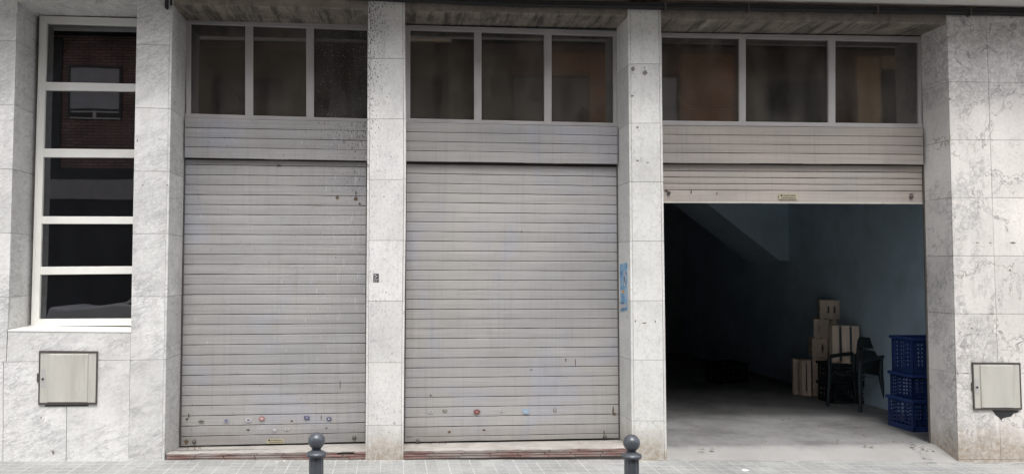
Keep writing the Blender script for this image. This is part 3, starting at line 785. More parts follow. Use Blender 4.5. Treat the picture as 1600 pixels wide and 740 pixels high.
cabinet(1519.5, 565.5, 1594.5, 640, 'square steel cabinet in the right wall above a broken black hole', 2.6, True)
# broken hole beneath the right cabinet
pts = [(1550, 640), (1592, 640), (1590, 644), (1584, 645), (1580, 650), (1573, 651), (1567, 652.5), (1565, 656), (1562, 652), (1556, 648)]
m = MB(); f = [P(x, y, -.0015) for x, y in pts][::-1]; g = [v+Vector((0, .0012, 0)) for v in f]; n = len(pts)
m.add(f+g, [tuple(range(n)), tuple(range(2*n-1, n-1, -1))]+[(i, (i+1) % n, n+(i+1) % n, n+i) for i in range(n)])
m.build('wall_hole', M['black'], BLD)

# ------------------------------------------------------------------ stickers and poster
def ell(m, px, py, rx, rz, Y, n=18, a0=0, rag=0):
    c0 = P(px, py, Y)
    m.add([c0+Vector((rx*math.cos(2*math.pi*i/n)*(1+random.uniform(-rag, rag)), 0, rz*math.sin(2*math.pi*i/n)*(1+random.uniform(-rag, rag)))) for i in range(n)], [tuple(range(n))])
def mat_flat(name, col): return plain(name, col, .55, 0, .2, 60)
SK = {k_: mat_flat('sticker_'+k_, v) for k_, v in dict(red=(.34, .15, .13), darkred=(.15, .06, .06), blue=(.12, .30, .50), navy=(.07, .075, .15), white=(.46, .46, .48), lilac=(.30, .29, .38), khaki=(.17, .155, .12), skyblue=(.26, .38, .50), orange=(.6, .35, .15)).items()}
YS = DEP-.0005
def sticker(px, py, w_, h_, bc, mc, lab, shape='e'):
    m = MB(); Y = YS if px > 600 else DEP1-.0005
    if shape == 'e': ell(m, px, py, w_/2/165, h_/2/165, Y-.0022, rag=.06)
    else: m.pq([(px-w_/2, py-h_/2), (px+w_/2, py-h_/2+.3), (px+w_/2, py+h_/2), (px-w_/2, py+h_/2-.3)], Y-.0022, .001)
    o = m.build('sticker', SK[bc])
    m = MB(); m.pq([(px-w_*.28, py-h_*.12), (px+w_*.05, py-h_*.2), (px+w_*.3, py+h_*.1), (px-w_*.1, py+h_*.2)], Y-.0038, .0008)
    m.build('print', SK[mc], o)
    tag(o, lab, 'sticker', 'small stickers near the foot of the shutters')
sticker(314.5, 657.5, 10, 3.2, 'khaki', 'navy', 'thin khaki remnant, leftmost sticker on the left shutter')
sticker(353.5, 656.5, 9, 6, 'lilac', 'navy', 'round lilac sticker, second from the left on the left shutter')
sticker(388, 655.5, 10, 6.5, 'white', 'navy', 'torn white sticker just left of the red one on the left shutter')
sticker(409, 653.3, 10, 7.4, 'red', 'white', 'red and white round sticker on the left shutter')
sticker(479.5, 652, 8.5, 5.4, 'navy', 'lilac', 'dark blue rectangular sticker on the left shutter', 'r')
sticker(514, 653.8, 8.5, 6, 'navy', 'white', 'small round navy sticker, rightmost on the left shutter')
sticker(448, 669.5, 7, 4.5, 'white', 'khaki', 'white scrap of sticker in the lower row of the left shutter')
sticker(429, 671, 5.5, 4, 'white', 'white', 'faint whitish sticker trace above the yellow plate')
sticker(673, 642, 8, 5, 'white', 'khaki', 'faint white sticker trace, leftmost on the middle shutter')
sticker(695, 641, 8, 4, 'khaki', 'white', 'grey scraped sticker left of the dark red one on the middle shutter')
sticker(745.2, 642.8, 11, 7.4, 'darkred', 'red', 'dark red oval sticker on the middle shutter')
sticker(783.5, 640.5, 6.5, 4.5, 'white', 'khaki', 'small pale sticker between the dark red and the blue ones')
sticker(821.5, 642, 9.5, 7.6, 'skyblue', 'white', 'light blue square sticker on the middle shutter', 'r')
sticker(867, 639.5, 6, 4.5, 'khaki', 'white', 'dark scraped sticker, rightmost on the middle shutter')
# rust spots, scrapes and small holes that have a shape of their own
M['rust'] = plain('rust_spot_dirt', (.12, .085, .06), .9, 0, .3, 40)
M['chip'] = plain('chip_dark', (.20, .185, .165), .9, 0, .3, 40)
def spot(px, py, w_, h_, Y, par, mat='rust', name='rust_spot'):
    m = MB(); ell(m, px, py, w_/2/165, h_/2/165, Y, 14, rag=.35); m.build(name, M[mat], par)
for px, py, w_, h_ in ((436, 258.8, 8, 4), (527, 309, 6, 5), (556, 310, 7, 7), (556, 302, 2, 8), (562, 318, 3, 5), (292, 654, 5, 4), (295, 648, 2, 8), (531.5, 601, 1.4, 15), (502, 652, 1.2, 10), (456, 657, 5, 2.5), (510, 668, 4, 2), (388, 671, 6, 3), (573, 684, 5, 8), (291, 690, 7, 8)):
    spot(px, py, w_, h_, DEP1+.0045, s1)
for px, py, w_, h_ in ((899, 566, 1.4, 13), (884, 562, 2, 6), (815, 362, 3, 2), (673, 617, 3, 3), (958, 641, 2.4, 13), (960, 646, 5, 5), (702, 674, 5, 4), (756, 671, 6, 2.5), (712, 232, 2, 2), (830, 577, 4, 1.6), (944, 675, 2, 8)):
    spot(px, py, w_, h_, DEP+.0045, s2)
for px, py, w_, h_ in ((1041, 298, 5, 3), (1080, 300, 2, 9), (1424, 303, 8, 2), (1120, 302, 2, 5)):
    spot(px, py, w_, h_, DEP+.0045, s3)
for px, py, w_, h_ in ((989, 108, 6, 7), (1008, 114, 7, 8), (1007, 106, 2, 3), (988, 150, 5, 3), (996, 199, 4, 3), (996, 251, 4, 3), (1012, 254, 4, 2), (993, 501, 2, 4), (1007, 504, 8, 2), (1024, 502, 2, 4)):
    spot(px, py, w_, h_, -.0012, BLD, 'chip', 'stone_chip')
for px, py, w_, h_ in ((1583, 379, 9, 3), (1547, 379, 5, 2), (1527, 379, 5, 2), (1578, 422, 4, 3), (1518, 512, 4, 2), (1484, 216, 3, 5), (1484, 155, 4, 4), (214.5, 220, 2.4, 4), (223, 289, 2.4, 2.4), (261, 289, 2.4, 2.4), (83, 706, 4, 6), (64, 652, 3, 2)):
    spot(px, py, w_, h_, -.0012, BLD, 'chip', 'stone_chip')
# black notice on the cream pillar
o = MB().pq([(583.4, 427.2), (592.2, 427.4), (591.8, 440.4), (583.2, 440)], -.003, .0025).build('sticker', M['ink'])
m = MB(); Yk = -.0045
for q in ([(584.6, 429), (588, 429), (587, 430.4), (584.4, 430.4)], [(588.6, 430.5), (590.8, 430.2), (586.5, 434.2), (584.6, 434.2)], [(584.2, 435.8), (590.9, 435.6), (590.9, 436.6), (584.2, 436.8)], [(584.6, 437.8), (586.4, 437.8), (586.2, 439.2), (584.4, 439.2)], [(588, 437.6), (589, 437.6), (589, 439.4), (588, 439.4)]): m.pq(q, Yk, .001)
m.build('print', SK['white'], o)
tag(o, 'small black and white notice stuck on the cream pillar', 'sticker')
# poster strip on the pillar's side face
def onside(px, py):                             # on the left side plane of the third pillar
    L = line(981.2, 10, 987.5, 718)
    X = P(L(py), py, 0).x-.0035
    # point on plane X seen at px,py
    return PX(px, py, X)
k = N('blue_poster_print'); p = k.pos(); xyz = k.sep(p)
f = k.noise(k.mul(p, (1, 13, 9)), 1, 3, .6, .8)
c = k.ramp(f, [(.30, (.05, .13, .30)), (.42, (.13, .32, .55)), (.50, (.22, .40, .58)), (.58, (.42, .54, .66)), (.66, (.07, .15, .34))])
M['poster'] = k.fin(c, .5)
def sq(m, quad, dx=0.):
    a = [onside(*q)+Vector((dx, 0, 0)) for q in quad]
    m.hexa(a, [v+Vector((.002, 0, 0)) for v in a])
m = MB(); sq(m, [(968.6, 413), (979.6, 409.5), (980.2, 484), (969.8, 487)])
ps = m.build('poster', M['poster']); tag(ps, 'narrow blue poster stuck on the side of the third pillar', 'poster')
m = MB(); sq(m, [(974.3, 425), (977.0, 424), (977.2, 446), (974.6, 447)], -.001); m.build('print', SK['white'], ps); m = MB(); sq(m, [(969.6, 476), (978.5, 473.5), (978.6, 479.5), (969.8, 482)], -.001); m.build('print', SK['white'], ps)
m = MB(); sq(m, [(972.2, 452.5), (975.5, 452), (975.6, 458), (972.4, 458.5)], -.0016); m.build('print', SK['orange'], ps)
m = MB(); sq(m, [(969.4, 472.6), (975, 471.5), (975, 472.8), (969.4, 474.2)], -.0018); m.build('print', SK['navy'], ps); m = MB(); sq(m, [(970, 483.4), (978.6, 481), (978.6, 481.9), (970, 484.3)], -.0018); m.build('print', SK['navy'], ps); m = MB(); sq(m, [(975.2, 431), (976.4, 430.6), (976.4, 440), (975.2, 440.4)], -.0018); m.build('print', SK['navy'], ps)

# ------------------------------------------------------------------ bollards
def make_bollard(px, pyc, lab):
    rb = .043; dist = 2*rb*FPX/26.0
    Y = CAM.y+dist; c0 = P(px, pyc, Y); gz = 0.0
    t = empty('bollard', (c0.x, c0.y, gz), lab, 'bollard', 'round headed bollards on the pavement')
    zc_ = c0.z; prof = [(.0, zc_+rb)]
    prof = [(rb*math.sin(a), zc_+rb*math.cos(a)) for a in [math.pi*i/20 for i in range(17)]]
    prof[0] = (.001, zc_+rb)
    b0 = (c0.x, c0.y, 0)
    m = MB(); m.lathe(b0, prof[::-1], 36); m.lathe(b0, [(.018, zc_-rb*1.18), (.022, zc_-rb*1.02), (.024, zc_-rb*.86)][:], 28); m.build('ball_head', M['bollard'], t)
    zt = zc_-rb*1.05
    m = MB(); m.lathe(b0, [(.030, zt-.034), (.050, zt-.030), (.0525, zt-.022), (.050, zt-.014), (.034, zt-.008), (.024, zt)], 36); m.build('collar', M['bollard'], t)
    # fluted shaft
    n = 48; vs = []; fs = []; zs = [0.12, zt-.034]
    for z in zs:
        for k_ in range(n):
            a = 2*math.pi*k_/n; r = .0375-.0035*(0.5+0.5*math.cos(a*12))
            vs.append(Vector((b0[0]+r*math.cos(a), b0[1]+r*math.sin(a), z)))
    for k_ in range(n): fs.append((k_, (k_+1) % n, n+(k_+1) % n, n+k_))
    m = MB(); m.add(vs, fs, True); m.build('shaft', M['bollard'], t)
    m = MB(); m.lathe(b0, [(.07, -.05), (.07, .03), (.055, .05), (.05, .12), (.040, .13)], 32); m.build('base', M['bollard'], t)
make_bollard(494.6, 687.6, 'dark grey ball topped bollard in front of the left shutter')
make_bollard(986.7, 691.0, 'dark grey ball topped bollard in front of the third pillar')

# ------------------------------------------------------------------ wooden crates
k = N('pale_crate_wood'); p = k.pos(); tc = k.n('TexCoord').outputs['Object']; isl = k.island()
gr_ = k.noise(k.mul(tc, (3, 40, 40)), 1, 5, .6)
c = k.mix(1.0, (.84, .70, .58), k.ramp(gr_, [(.3, .82), (.7, 1.12)]), 'MULTIPLY')
oi = k.n('ObjectInfo').outputs['Random']
t_ = k.math('ADD', .80, k.math('ADD', k.math('MULTIPLY', isl, .2), k.math('MULTIPLY', oi, .34))); c = k.mix(1.0, c, k.n('CombineColor', Red=t_, Green=t_, Blue=t_).outputs[0], 'MULTIPLY')
M['wood'] = k.fin(c, .75, 0, k.bump(gr_, .2, .003))
CL, CW, CH = .48, .246, .185
def wood_crate():
    t = empty('wooden_crate')
    T = .010
    for sx in (-1, 1):                          # end panels with a hand slot
        x0, x1 = (sx*CL/2, sx*(CL/2-T)); x0, x1 = min(x0, x1), max(x0, x1)
        m = MB(); hz0, hz1, hy = CH*.60, CH*.74, .045
        m.box(x0, x1, -CW/2, CW/2, 0, hz0); m.box(x0, x1, -CW/2, CW/2, hz1, CH); m.box(x0, x1, -CW/2, -hy, hz0, hz1); m.box(x0, x1, hy, CW/2, hz0, hz1)
        m.build('end_panel', M['wood'], t, local=1)
    for sy in (-1, 1):
        m = MB(); y0, y1 = sorted((sy*(CW/2+.0), sy*(CW/2+.006)))
        m.box(-CL/2, CL/2, y0, y1, .002, CH*.42); m.box(-CL/2, CL/2, y0, y1, CH*.56, CH-.002); m.build('side_slat', M['wood'], t, local=1)
    m = MB()
    for a, b in ((-.5, -.24), (-.15, .15), (.24, .5)): m.box(-CL/2+.001, CL/2-.001, a*CW, b*CW, -.006, -.0005)
    m.build('bottom_board', M['wood'], t, local=1)
    m = MB()
    for sx in (-1, 1):
        for sy in (-1, 1):
            x0, x1 = sorted((sx*(CL/2-T-.001), sx*(CL/2-T-.022))); y0, y1 = sorted((sy*(CW/2-.001), sy*(CW/2-.022))); MB().box(x0, x1, y0, y1, .0, CH-.004).build('corner_post', M['wood'], t, local=1)
    return t
proto = wood_crate(); used = [False]
def crate(lab, cx, cy, z0, mode, yaw=0., flip=1, scale=(1, 1, 1)):
    """mode: 'end' lies on its side with an end panel to the street, 'tall_bottom' / 'tall_side' stands on end"""
    if not used[0]: o = proto; used[0] = True
    else:
        o = proto.copy(); C.objects.link(o)
        for ch in proto.children: d = ch.copy(); C.objects.link(d); d.parent = o
    o['label'] = lab; o['category'] = 'crate'; o['group'] = 'wooden crates piled in the garage'
    if mode == 'end':
        m3 = Matrix(((0, 0, flip), (1, 0, 0), (0, flip, 0)))            # columns: x->Y, y->Z*flip, z->X*flip
        cen = Vector((cx-flip*CH/2*scale[2], cy, z0+CW/2*scale[1]+.006))
    elif mode == 'endc':
        m3 = Matrix(((0, 0, flip), (1, 0, 0), (0, flip, 0)))
        cen = Vector((cx-flip*CH/2*scale[2], cy, z0+CW/2*scale[1]+.006))
    elif mode == 'tall_bottom':
        m3 = Matrix(((0, 1, 0), (0, 0, 1), (1, 0, 0)))
        cen = Vector((cx, cy-CH/2, z0+CL/2*scale[0]))
    else:
        m3 = Matrix(((0, 0, flip), (0, -flip, 0), (1, 0, 0)))
        cen = Vector((cx-flip*CH/2*scale[2], cy, z0+CL/2*scale[0]))
    rz = Matrix.Rotation(R(yaw), 4, 'Z'); base = Vector((cx, cy, 0))
    mt = Matrix.Translation(base) @ rz @ Matrix.Translation(cen-base) @ m3.to_4x4() @ Matrix.Diagonal((*scale, 1))
    o.matrix_world = mt
YC = 3.05                                       # front of the column, metres behind the facade
def cpos(px, Yf): return P(px, 500, Yf).x
zz = FZ
step_h = CW+.0145
SQ = .60                                        # the boxes of the pile are short
VA = -27                                        # they are turned square to the doorway's left half
def pile(lab, pxc, dy, z, yw, fl, wsc):
    Yf = YC+dy; X = cpos(pxc, Yf); a = R(VA+yw); hl = CL/2*SQ
    crate(lab, X-math.sin(a)*hl, Yf+math.cos(a)*hl, z, 'endc', VA+yw, fl, (SQ, 1, wsc))
for lab, px, yw, fl_, ws in (('bottom wooden crate of the tall column, on the floor, handhole to the street', 1282, 5, 1, 1.08),
        ('wooden crate second from the floor in the tall column', 1281, -6, 1, 1.),
        ('wooden crate third from the floor in the tall column', 1280.5, 6, 1, 1.),
        ('wooden crate fourth from the floor, directly under the topmost pair', 1283, -8, -1, .98)):
    pile(lab, px, 0, zz, yw, fl_, ws); zz += step_h
pile('left crate of the topmost pair on the crate column', 1291.5, 0, zz, 2, 1, .80)
pile('right, slightly turned crate of the topmost pair on the crate column', 1307, -.03, zz, -9, -1, .66)
zz = FZ
for lab, yw in (('lowest wooden crate of the half hidden second column', 3), ('second crate up in the half hidden second column', -3), ('third crate up in the half hidden second column', 2), ('fourth crate up in the half hidden second column, beside the tall slatted crate', -4)):
    pile(lab, 1299, .03, zz-.006, yw, 1, .66); zz += step_h
crate('slatted wooden crate standing on end on the floor left of the crate column', cpos(1252, 3.18), 3.18+.10, FZ, 'tall_side', VA+4, 1, (1, .7, .72))
crate('slatted wooden crate standing on end between its neighbour and the crate column', cpos(1265.5, 3.08), 3.08+.10, FZ, 'tall_side', VA-4, 1, (1, .7, .60))

# ------------------------------------------------------------------ plastic crates
def plast(name, col, rough=.4): return plain(name, col, rough, 0, .12, 8)
M['bluep'] = plast('blue_crate_plastic', (.016, .038, .14), .45)
M['blackp'] = plast('black_crate_plastic', (.022, .028, .032), .4)
M['greenp'] = plast('dark_green_plastic', (.014, .026, .030), .45)
def lattice_crate(mat, W_, D_, H_, nu=14, nv=7, window=False):
    """origin at base centre; W_ along x, D_ along y"""
    t = empty('plastic_crate'); th = .008
    def wall(m, x0, y0, x1, y1):
        L_ = math.hypot(x1-x0, y1-y0); ux, uy = (x1-x0)/L_, (y1-y0)/L_; nx_, ny_ = -uy, ux
        def seg(a, b, z0, z1, t0=th):
            pa = (x0+ux*a, y0+uy*a); pb = (x0+ux*b, y0+uy*b)
            f = [(pa[0], pa[1], z0), (pb[0], pb[1], z0), (pb[0], pb[1], z1), (pa[0], pa[1], z1)]
            m.hexa(f, [(p_[0]+nx_*t0, p_[1]+ny_*t0, p_[2]) for p_ in f])
        bw = .0115
        for i in range(nu+1):
            a = (L_-bw)*i/nu; ww = .03 if i in (0, nu) else bw
            seg(max(0, min(a, L_-ww)), max(0, min(a, L_-ww))+ww, .0, H_-.001, th*.8)
        for j in range(nv+1):
            z = (H_-.012)*j/nv; hh_ = .04 if j == 0 else (.045 if j == nv else .015)
            seg(0, L_, min(z, H_-hh_), min(z, H_-hh_)+hh_, th)
    m = MB(); x, y = W_/2, D_/2
    wall(m, -x, -y, x, -y); wall(m, x, -y, x, y); wall(m, x, y, -x, y); wall(m, -x, y, -x, -y)
    m.box(-x+.004, x-.004, -y+.004, y-.004, .004, .010)
    m.build('body', mat, t, local=1)
    m = MB(); r = .018
    m.box(-x-r, x+r, -y-r, -y+.002, H_-.03, H_+.002); m.box(-x-r, x+r, y-.002, y+r, H_-.03, H_+.002); m.box(-x-r, -x+.002, -y, y, H_-.031, H_+.001); m.box(x-.002, x+r, -y, y, H_-.031, H_+.001)
    m.build('rim', mat, t, local=1, bevel=.003)
    return t
def put(o, loc, yaw, lab, cat, grp, name=None):
    o.location = loc; o.rotation_euler = (0, 0, R(yaw)); tag(o, lab, cat, grp)
cp = G(1424, 674.5, FZ)
put(lattice_crate(M['bluep'], .42, .37, .335, 6, 8), (cp.x+.22, cp.y+.19, FZ), 3, 'bottom blue plastic crate of the stack by the garage wall', 'crate', 'blue plastic crates stacked inside the doorway')
put(lattice_crate(M['bluep'], .41, .36, .31, 6, 8), (cp.x+.24, cp.y+.19, FZ+.285), 0, 'middle blue plastic crate of the stack by the garage wall', 'crate', 'blue plastic crates stacked inside the doorway')
put(lattice_crate(M['bluep'], .40, .35, .40, 10, 9), (cp.x+.255, cp.y+.19, FZ+.585), -1, 'top and tallest blue plastic crate of the stack by the garage wall', 'crate', 'blue plastic crates stacked inside the doorway')
# black crates under the tall slatted one
kp = P(1330, 600, 2.50)
put(lattice_crate(M['blackp'], .48, .34, .25, 9, 4), (kp.x, kp.y+.17, FZ), 3, 'lower black plastic crate beside the wooden crates', 'crate', 'black plastic crates in the garage')
put(lattice_crate(M['blackp'], .48, .34, .25, 9, 4), (kp.x, kp.y+.17, FZ+.255), -2, 'upper black plastic crate carrying the tall slatted wooden crate', 'crate', 'black plastic crates in the garage')
zF = FZ+.255+.254-.0
crate('large slatted wooden crate standing on end on the black plastic crates', kp.x-.01, kp.y+.03+CH/2, zF, 'tall_bottom', -20, 1, (1.0, 1.24, 1))

# ------------------------------------------------------------------ dark plastic armchair
cpos_ = G(1364, 643, FZ)
cq = P(1338, 600, 2.22)
ch = empty('plastic_armchair', (cq.x+.0, cq.y, FZ), 'dark green plastic armchair against the garage wall', 'chair')
ch.rotation_euler = (0, 0, R(-68)); ch.scale = (.80, .90, .97)              # faces left and a little to the street
def loc(m, name): return m.build(name, M['greenp'], ch, local=1, bevel=.004)
m = MB(); n = 9; vs = []; fs = []
for i in range(n):
    for j in range(n):
        u, v = i/(n-1)-.5, j/(n-1)
        vs.append(Vector((u*.46*(1-.12*v), -.24+v*.46, .42+.02*(2*u)**2-.03*v)))
for i in range(n-1):
    for j in range(n-1): fs.append((i*n+j, (i+1)*n+j, (i+1)*n+j+1, i*n+j+1))
q = len(vs); vs2 = [v-Vector((0, 0, .012)) for v in vs]
m.add(vs, fs, True); m.add(vs2, fs, True); loc(m, 'seat')
m = MB()                                        # back: frame and three bars
def bk(u, v): return Vector((u*.42*(1+.05*v), .22+.10*v+.035*(1-(2*u)**2), .42+.46*v))
for a, b in ((-.5, -.40), (.40, .5)):
    f = [bk(a, 0), bk(b, 0), bk(b, 1), bk(a, 1)]; m.hexa(f, [v+Vector((0, .02, 0)) for v in f])
for v0, v1 in ((.70, 1.), (.0, .64)):
    for s_ in range(6):
        a, b = -.41+.82*s_/6, -.41+.82*(s_+1)/6
        f = [bk(a, v0), bk(b, v0), bk(b, v1), bk(a, v1)]; m.hexa(f, [v+Vector((0, .015, 0)) for v in f])
loc(m, 'backrest')
for sx in (-1, 1):
    m = MB(); m.tube([(sx*.255, .25, .66), (sx*.265, .05, .655), (sx*.265, -.18, .64), (sx*.26, -.235, .60)], [.022, .026, .026, .02], 8); loc(m, 'armrest')
    m = MB(); m.tube([(sx*.26, -.235, .62), (sx*.25, -.24, .4), (sx*.27, -.27, 0)], [.028, .034, .024], 8); loc(m, 'leg')
    m = MB(); m.tube([(sx*.22, .25, .66), (sx*.22, .23, .42), (sx*.26, .30, 0)], [.028, .034, .024], 8); loc(m, 'leg')

# ------------------------------------------------------------------ far dark clutter at the back of the garage
o = MB().box(0, .55, 0, .35, 0, .42)
bp = G(1150, 600, FZ)
t = lattice_crate(M['blackp'], .50, .36, .30, 8, 4); put(t, (bp.x, bp.y+.3, FZ), 20, 'dark crate standing alone in the deep shade at the back of the garage', 'crate', 'black plastic crates in the garage')

# ------------------------------------------------------------------ litter and grit
def bits(name, lab, spots, mat, cat=None, kind='stuff'):
    m = MB()
    for (x, y, z, s_) in spots:
        n = 5; a0 = random.random()*6; pts_ = [Vector((x+s_*random.uniform(.6, 1.2)*math.cos(a0+2*math.pi*i/n), y+s_*random.uniform(.4, 1)*math.sin(a0+2*math.pi*i/n), z)) for i in range(n)]
        top = Vector((x, y, z+s_*random.uniform(.3, .8)))
        m.add(pts_+[top], [(i, (i+1) % n, n) for i in range(n)]+[tuple(range(n))[::-1]])
    tag(m.build(name, mat), lab, cat, kind=kind)
sp = []
for i in range(260):
    x = random.uniform(P(400, 700).x, P(1010, 700).x); 
    if random.random() < .5: x = random.uniform(P(430, 700).x, P(640, 700).x)
    sp.append((x, -abs(random.gauss(.0, .035))-.003, ground_z(x)-.001, random.uniform(.002, .009)))
bits('grit', 'pale grit and plaster crumbs along the foot of the facade', sp, plain('grit_chalk', (.62, .60, .56), .9), 'grit')
sp = []
for i in range(150):
    px = random.choice([random.uniform(288, 330), random.uniform(560, 574), random.uniform(634, 700), random.uniform(900, 966)])
    bz = P(px, 693 if px < 600 else 688, DEP)
    z = P(px, (701 if px < 600 else 693), .2).z
    sp.append((bz.x, random.uniform(.20, .34), z-.002, random.uniform(.003, .010)))
bits('step_dirt', 'dark dirt and dry leaf crumbs lying on the steps', sp, plain('leaf_dirt', (.13, .10, .075), .9), 'dirt')
sp = []
for px, py in ((1117, 627), (1140, 674), (1173, 640), (1253, 682), (1345, 676), (1350, 694), (1395, 689), (1335, 672), (1365, 681), (1285, 665), (1325, 661), (1300, 690), (1437, 697), (1445, 700), (1452, 703), (1190, 690), (1098, 700), (1080, 665), (1230, 655)):
    g = G(px, py, FZ)
    for _ in range(4): sp.append((g.x+random.uniform(-.09, .09), g.y+random.uniform(-.06, .06), FZ+.001, random.uniform(.006, .024)))
bits('floor_litter', 'bits of dark litter strewn over the garage floor', sp, plain('litter_dark', (.16, .14, .12), .9), 'litter')
g = G(1165, 735, .0)
o = MB().add([(g.x-.03, g.y-.02, .004), (g.x+.03, g.y-.015, .009), (g.x+.035, g.y+.03, .004), (g.x-.02, g.y+.025, .012)], [(0, 1, 2, 3)]).build('paper_scrap', plain('paper', (.8, .8, .82), .7))
tag(o, 'small white paper scrap on the pavement in front of the open garage', 'paper')

# ------------------------------------------------------------------ across the street: brick house mirrored in the panes
YO = -13.3
def RP(px, py): q = P(px, py, 2*DEP-YO); return q.x, q.z
def opp(m, x0, y0, x1, y1, yf, dep):
    a = RP(x0, y0); b = RP(x1, y1); m.box(a[0], b[0], yf-dep, yf, b[1], a[1]); return m
OB = empty('brick_house', (0, YO, 0), 'brick house across the street mirrored in the window panes', 'building')
zg = RP(150, 262)[1]; zb2 = RP(150, 280)[1]; zb3 = RP(150, 311)[1]; zt = RP(150, 56)[1]
MB().box(-11, 16, YO-.4, YO, zg, 11.5).build('wall', M['brick'], OB)
M['pier'] = plain('grey_render', (.42, .42, .42), .8)
M['tan'] = plain('ochre_render', (.68, .50, .28), .8)
M['dsoff'] = plain('dark_matt_soffit', (.03, .03, .03), 1.0); M['dsoff'].node_tree.nodes['Principled BSDF'].inputs['Specular IOR Level'].default_value = 0
M['cream'] = plain('cream_light_streak', (.8, .72, .55), .7)
M['darkp'] = plain('dark_shopfront', (.045, .047, .05), .5)
MB().box(-11, 16, YO-.4, YO+.03, zb3, zb2).build('string_course', M['pier'], OB)
MB().box(-11, 16, YO-.4, YO+.02, zb2, zg).build('shopfront_band', M['darkp'], OB)
k = N('dark_slatted_shutter'); p = k.pos(); xyz = k.sep(p)
f = k.math('FRACT', k.math('MULTIPLY', xyz[2], 9.)); c = k.ramp(f, [(0, .015), (.12, .05), (.9, .035), (1, .012)])
M['darkslat'] = k.fin(c, .5)
MB().box(-11, 16, YO-.4, YO-.02, -.1, zb3).build('shop_shutter', M['darkslat'], OB)
MB().box(-11, 16, YO, YO+1.0, zt, zt+.25).build('balcony_slab', M['dsoff'], OB)
M['umber'] = plain('umber_render', (.17, .145, .115), .85, 0, .3, 1.5)
for a_, b_ in ((250, 800), (1162, 1300)): opp(MB(), a_, 70, b_, 262, YO+.03, .03).build('render_panel', M['umber'], OB)
qa, qb = P(548, 62, 2*DEP-YO-1.02), P(705, 54, 2*DEP-YO-1.02); MB().box(qa.x, qb.x, YO+1.0, YO+1.03, qa.z, qb.z).build('light_streak', M['cream'], OB)  # pale strip stands in for a fluorescent light streak mirrored in the panes
def owin(x0, y0, x1, y1, blind, bc):
    f = opp(MB(), x0, y0, x1, y1, YO+.05, .08).build('window', M['darkp'], OB)
    opp(MB(), x0+4, y0+4, x1-4, y0+(y1-y0)*blind, YO+.055, .05).build('blind', bc, f)
    m = MB(); opp(m, x0+4, y1-14, x1-4, y1-11, YO+.07, .02); opp(m, (x0+x1)/2-2, y1-14, (x0+x1)/2+2, y1-3, YO+.072, .02); opp(m, x0+2, y1-4, x1-2, y1-1, YO+.074, .02); m.build('window_frame', M['frameW'], f)
M['blindc'] = plain('pale_blind', (.50, .52, .55), .6)
owin(108, 103, 190, 188, .80, M['blindc'])
owin(800, 118, 921, 250, .75, plain('green_grey_blind', (.20, .215, .20), .6))
owin(985, 118, 1061, 250, .8, M['blindc'])
owin(1195, 125, 1290, 250, .4, M['darkp'])
owin(1380, 109, 1460, 250, .2, M['darkp'])
owin(330, 118, 440, 250, .6, M['darkp']); owin(560, 118, 690, 250, .6, M['darkp'])
m = MB(); opp(m, 1338, 88, 1378, 262, YO+.04, .05); opp(m, 1378.5, 88, 1404, 108, YO+.04, .05); m.build('render_panel', M['tan'], OB)
m = MB(); opp(m, 1062, 84, 1150, 262, YO+.025, .05); opp(m, 921, 84, 956, 262, YO+.025, .05); opp(m, 862, 84, 920.5, 117, YO+.024, .05)
m.build('orange_brick_pier', brickmat('orange_brick', (.62, .33, .18), (.50, .26, .15), (.16, .10, .08)), OB)  # brick of a brighter orange than the main wall
m = MB(); opp(m, 60, 58, 94, 262, YO+.06, .08); m.build('rainwater_pier', M['darkp'], OB)

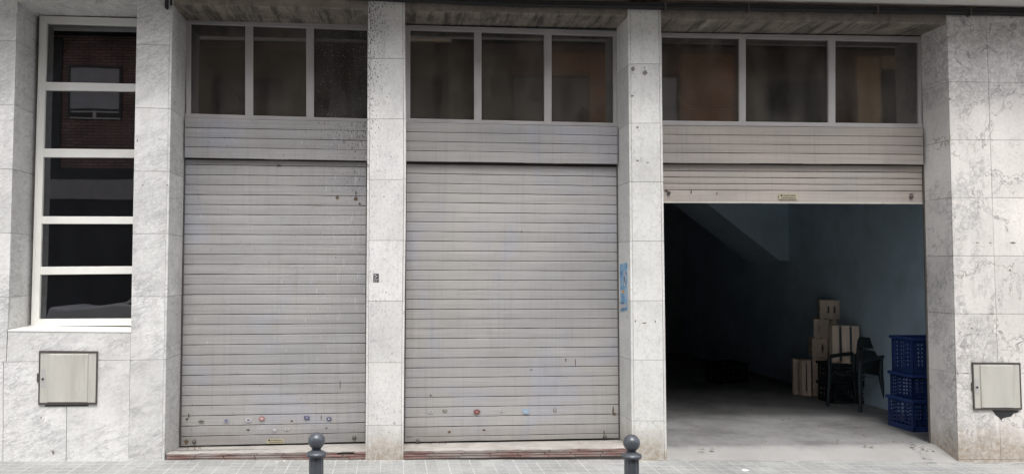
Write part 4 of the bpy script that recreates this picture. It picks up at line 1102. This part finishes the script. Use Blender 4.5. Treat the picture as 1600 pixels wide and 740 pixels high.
# car parked on the far side, mirrored low in the tall window
def car(x, y, lab):
    t = empty('parked_car', (x, y, -.13), lab, 'car')
    M['carp'] = plain('pale_car_paint', (.80, .83, .85), .3, .0, .05)
    prof = [(-2.15, .35), (-2.2, .80), (-2.1, 1.06), (-1.75, 1.01), (-.75, 1.12), (-.5, 1.10), (1.7, 1.08), (2.1, .95), (2.2, .4), (2.0, .28), (-1.95, .28)]
    def ext(pr, w_, w2=None):
        m = MB(); n = len(pr); w2 = w2 or w_
        a = [Vector((px_, -(w_ if z_ < 1.15 else w2), z_)) for px_, z_ in pr]; b = [Vector((px_, (w_ if z_ < 1.15 else w2), z_)) for px_, z_ in pr]
        m.add(a+b, [tuple(range(n)), tuple(range(2*n-1, n-1, -1))]+[(i, (i+1) % n, n+(i+1) % n, n+i) for i in range(n)]); return m
    ext(prof, .86).build('body', M['carp'], t, local=1, bevel=.05)
    ext([(-.60, 1.06), (.15, 1.55), (1.5, 1.56), (2.0, 1.04)], .80, .64).build('windows', M['black'], t, local=1, bevel=.03)
    ext([(.0, 1.55), (.25, 1.63), (1.4, 1.64), (1.65, 1.55)], .66).build('roof', M['carp'], t, local=1, bevel=.02)
    for sy in (-1, 1):
        m = MB()
        for a, b in (((-.62, 1.06), (.13, 1.58)), ((2.02, 1.04), (1.53, 1.58)), ((.75, 1.07), (.75, 1.58))):
            m.tube([(a[0], sy*.80, a[1]), (b[0], sy*.65, b[1])], .035, 6)
        m.build('window_pillar', M['carp'], t, local=1)
        for wx in (-1.35, 1.35):
            m = MB(); m.tube([(wx, sy*.70, .31), (wx, sy*.88, .31)], .31, 24); wl = m.build('wheel', M['black'], t, local=1)
            m = MB(); m.tube([(wx, sy*.86, .31), (wx, sy*.885, .31)], .19, 16); m.build('rim', M['steel'], wl, local=1)
    for sy in (-1, 1):
        m = MB(); m.tube([(2.05, sy*.6, .68), (2.16, sy*.6, .68)], .10, 12); m.build('headlight', M['frameW'], t, local=1)
q = P(150, 473, 2*DEP+8.6)
car(P(85, 475, 2*DEP+8.6).x+2.0, -8.6-.86, 'pale grey-blue car parked across the street, mirrored low in the tall window')
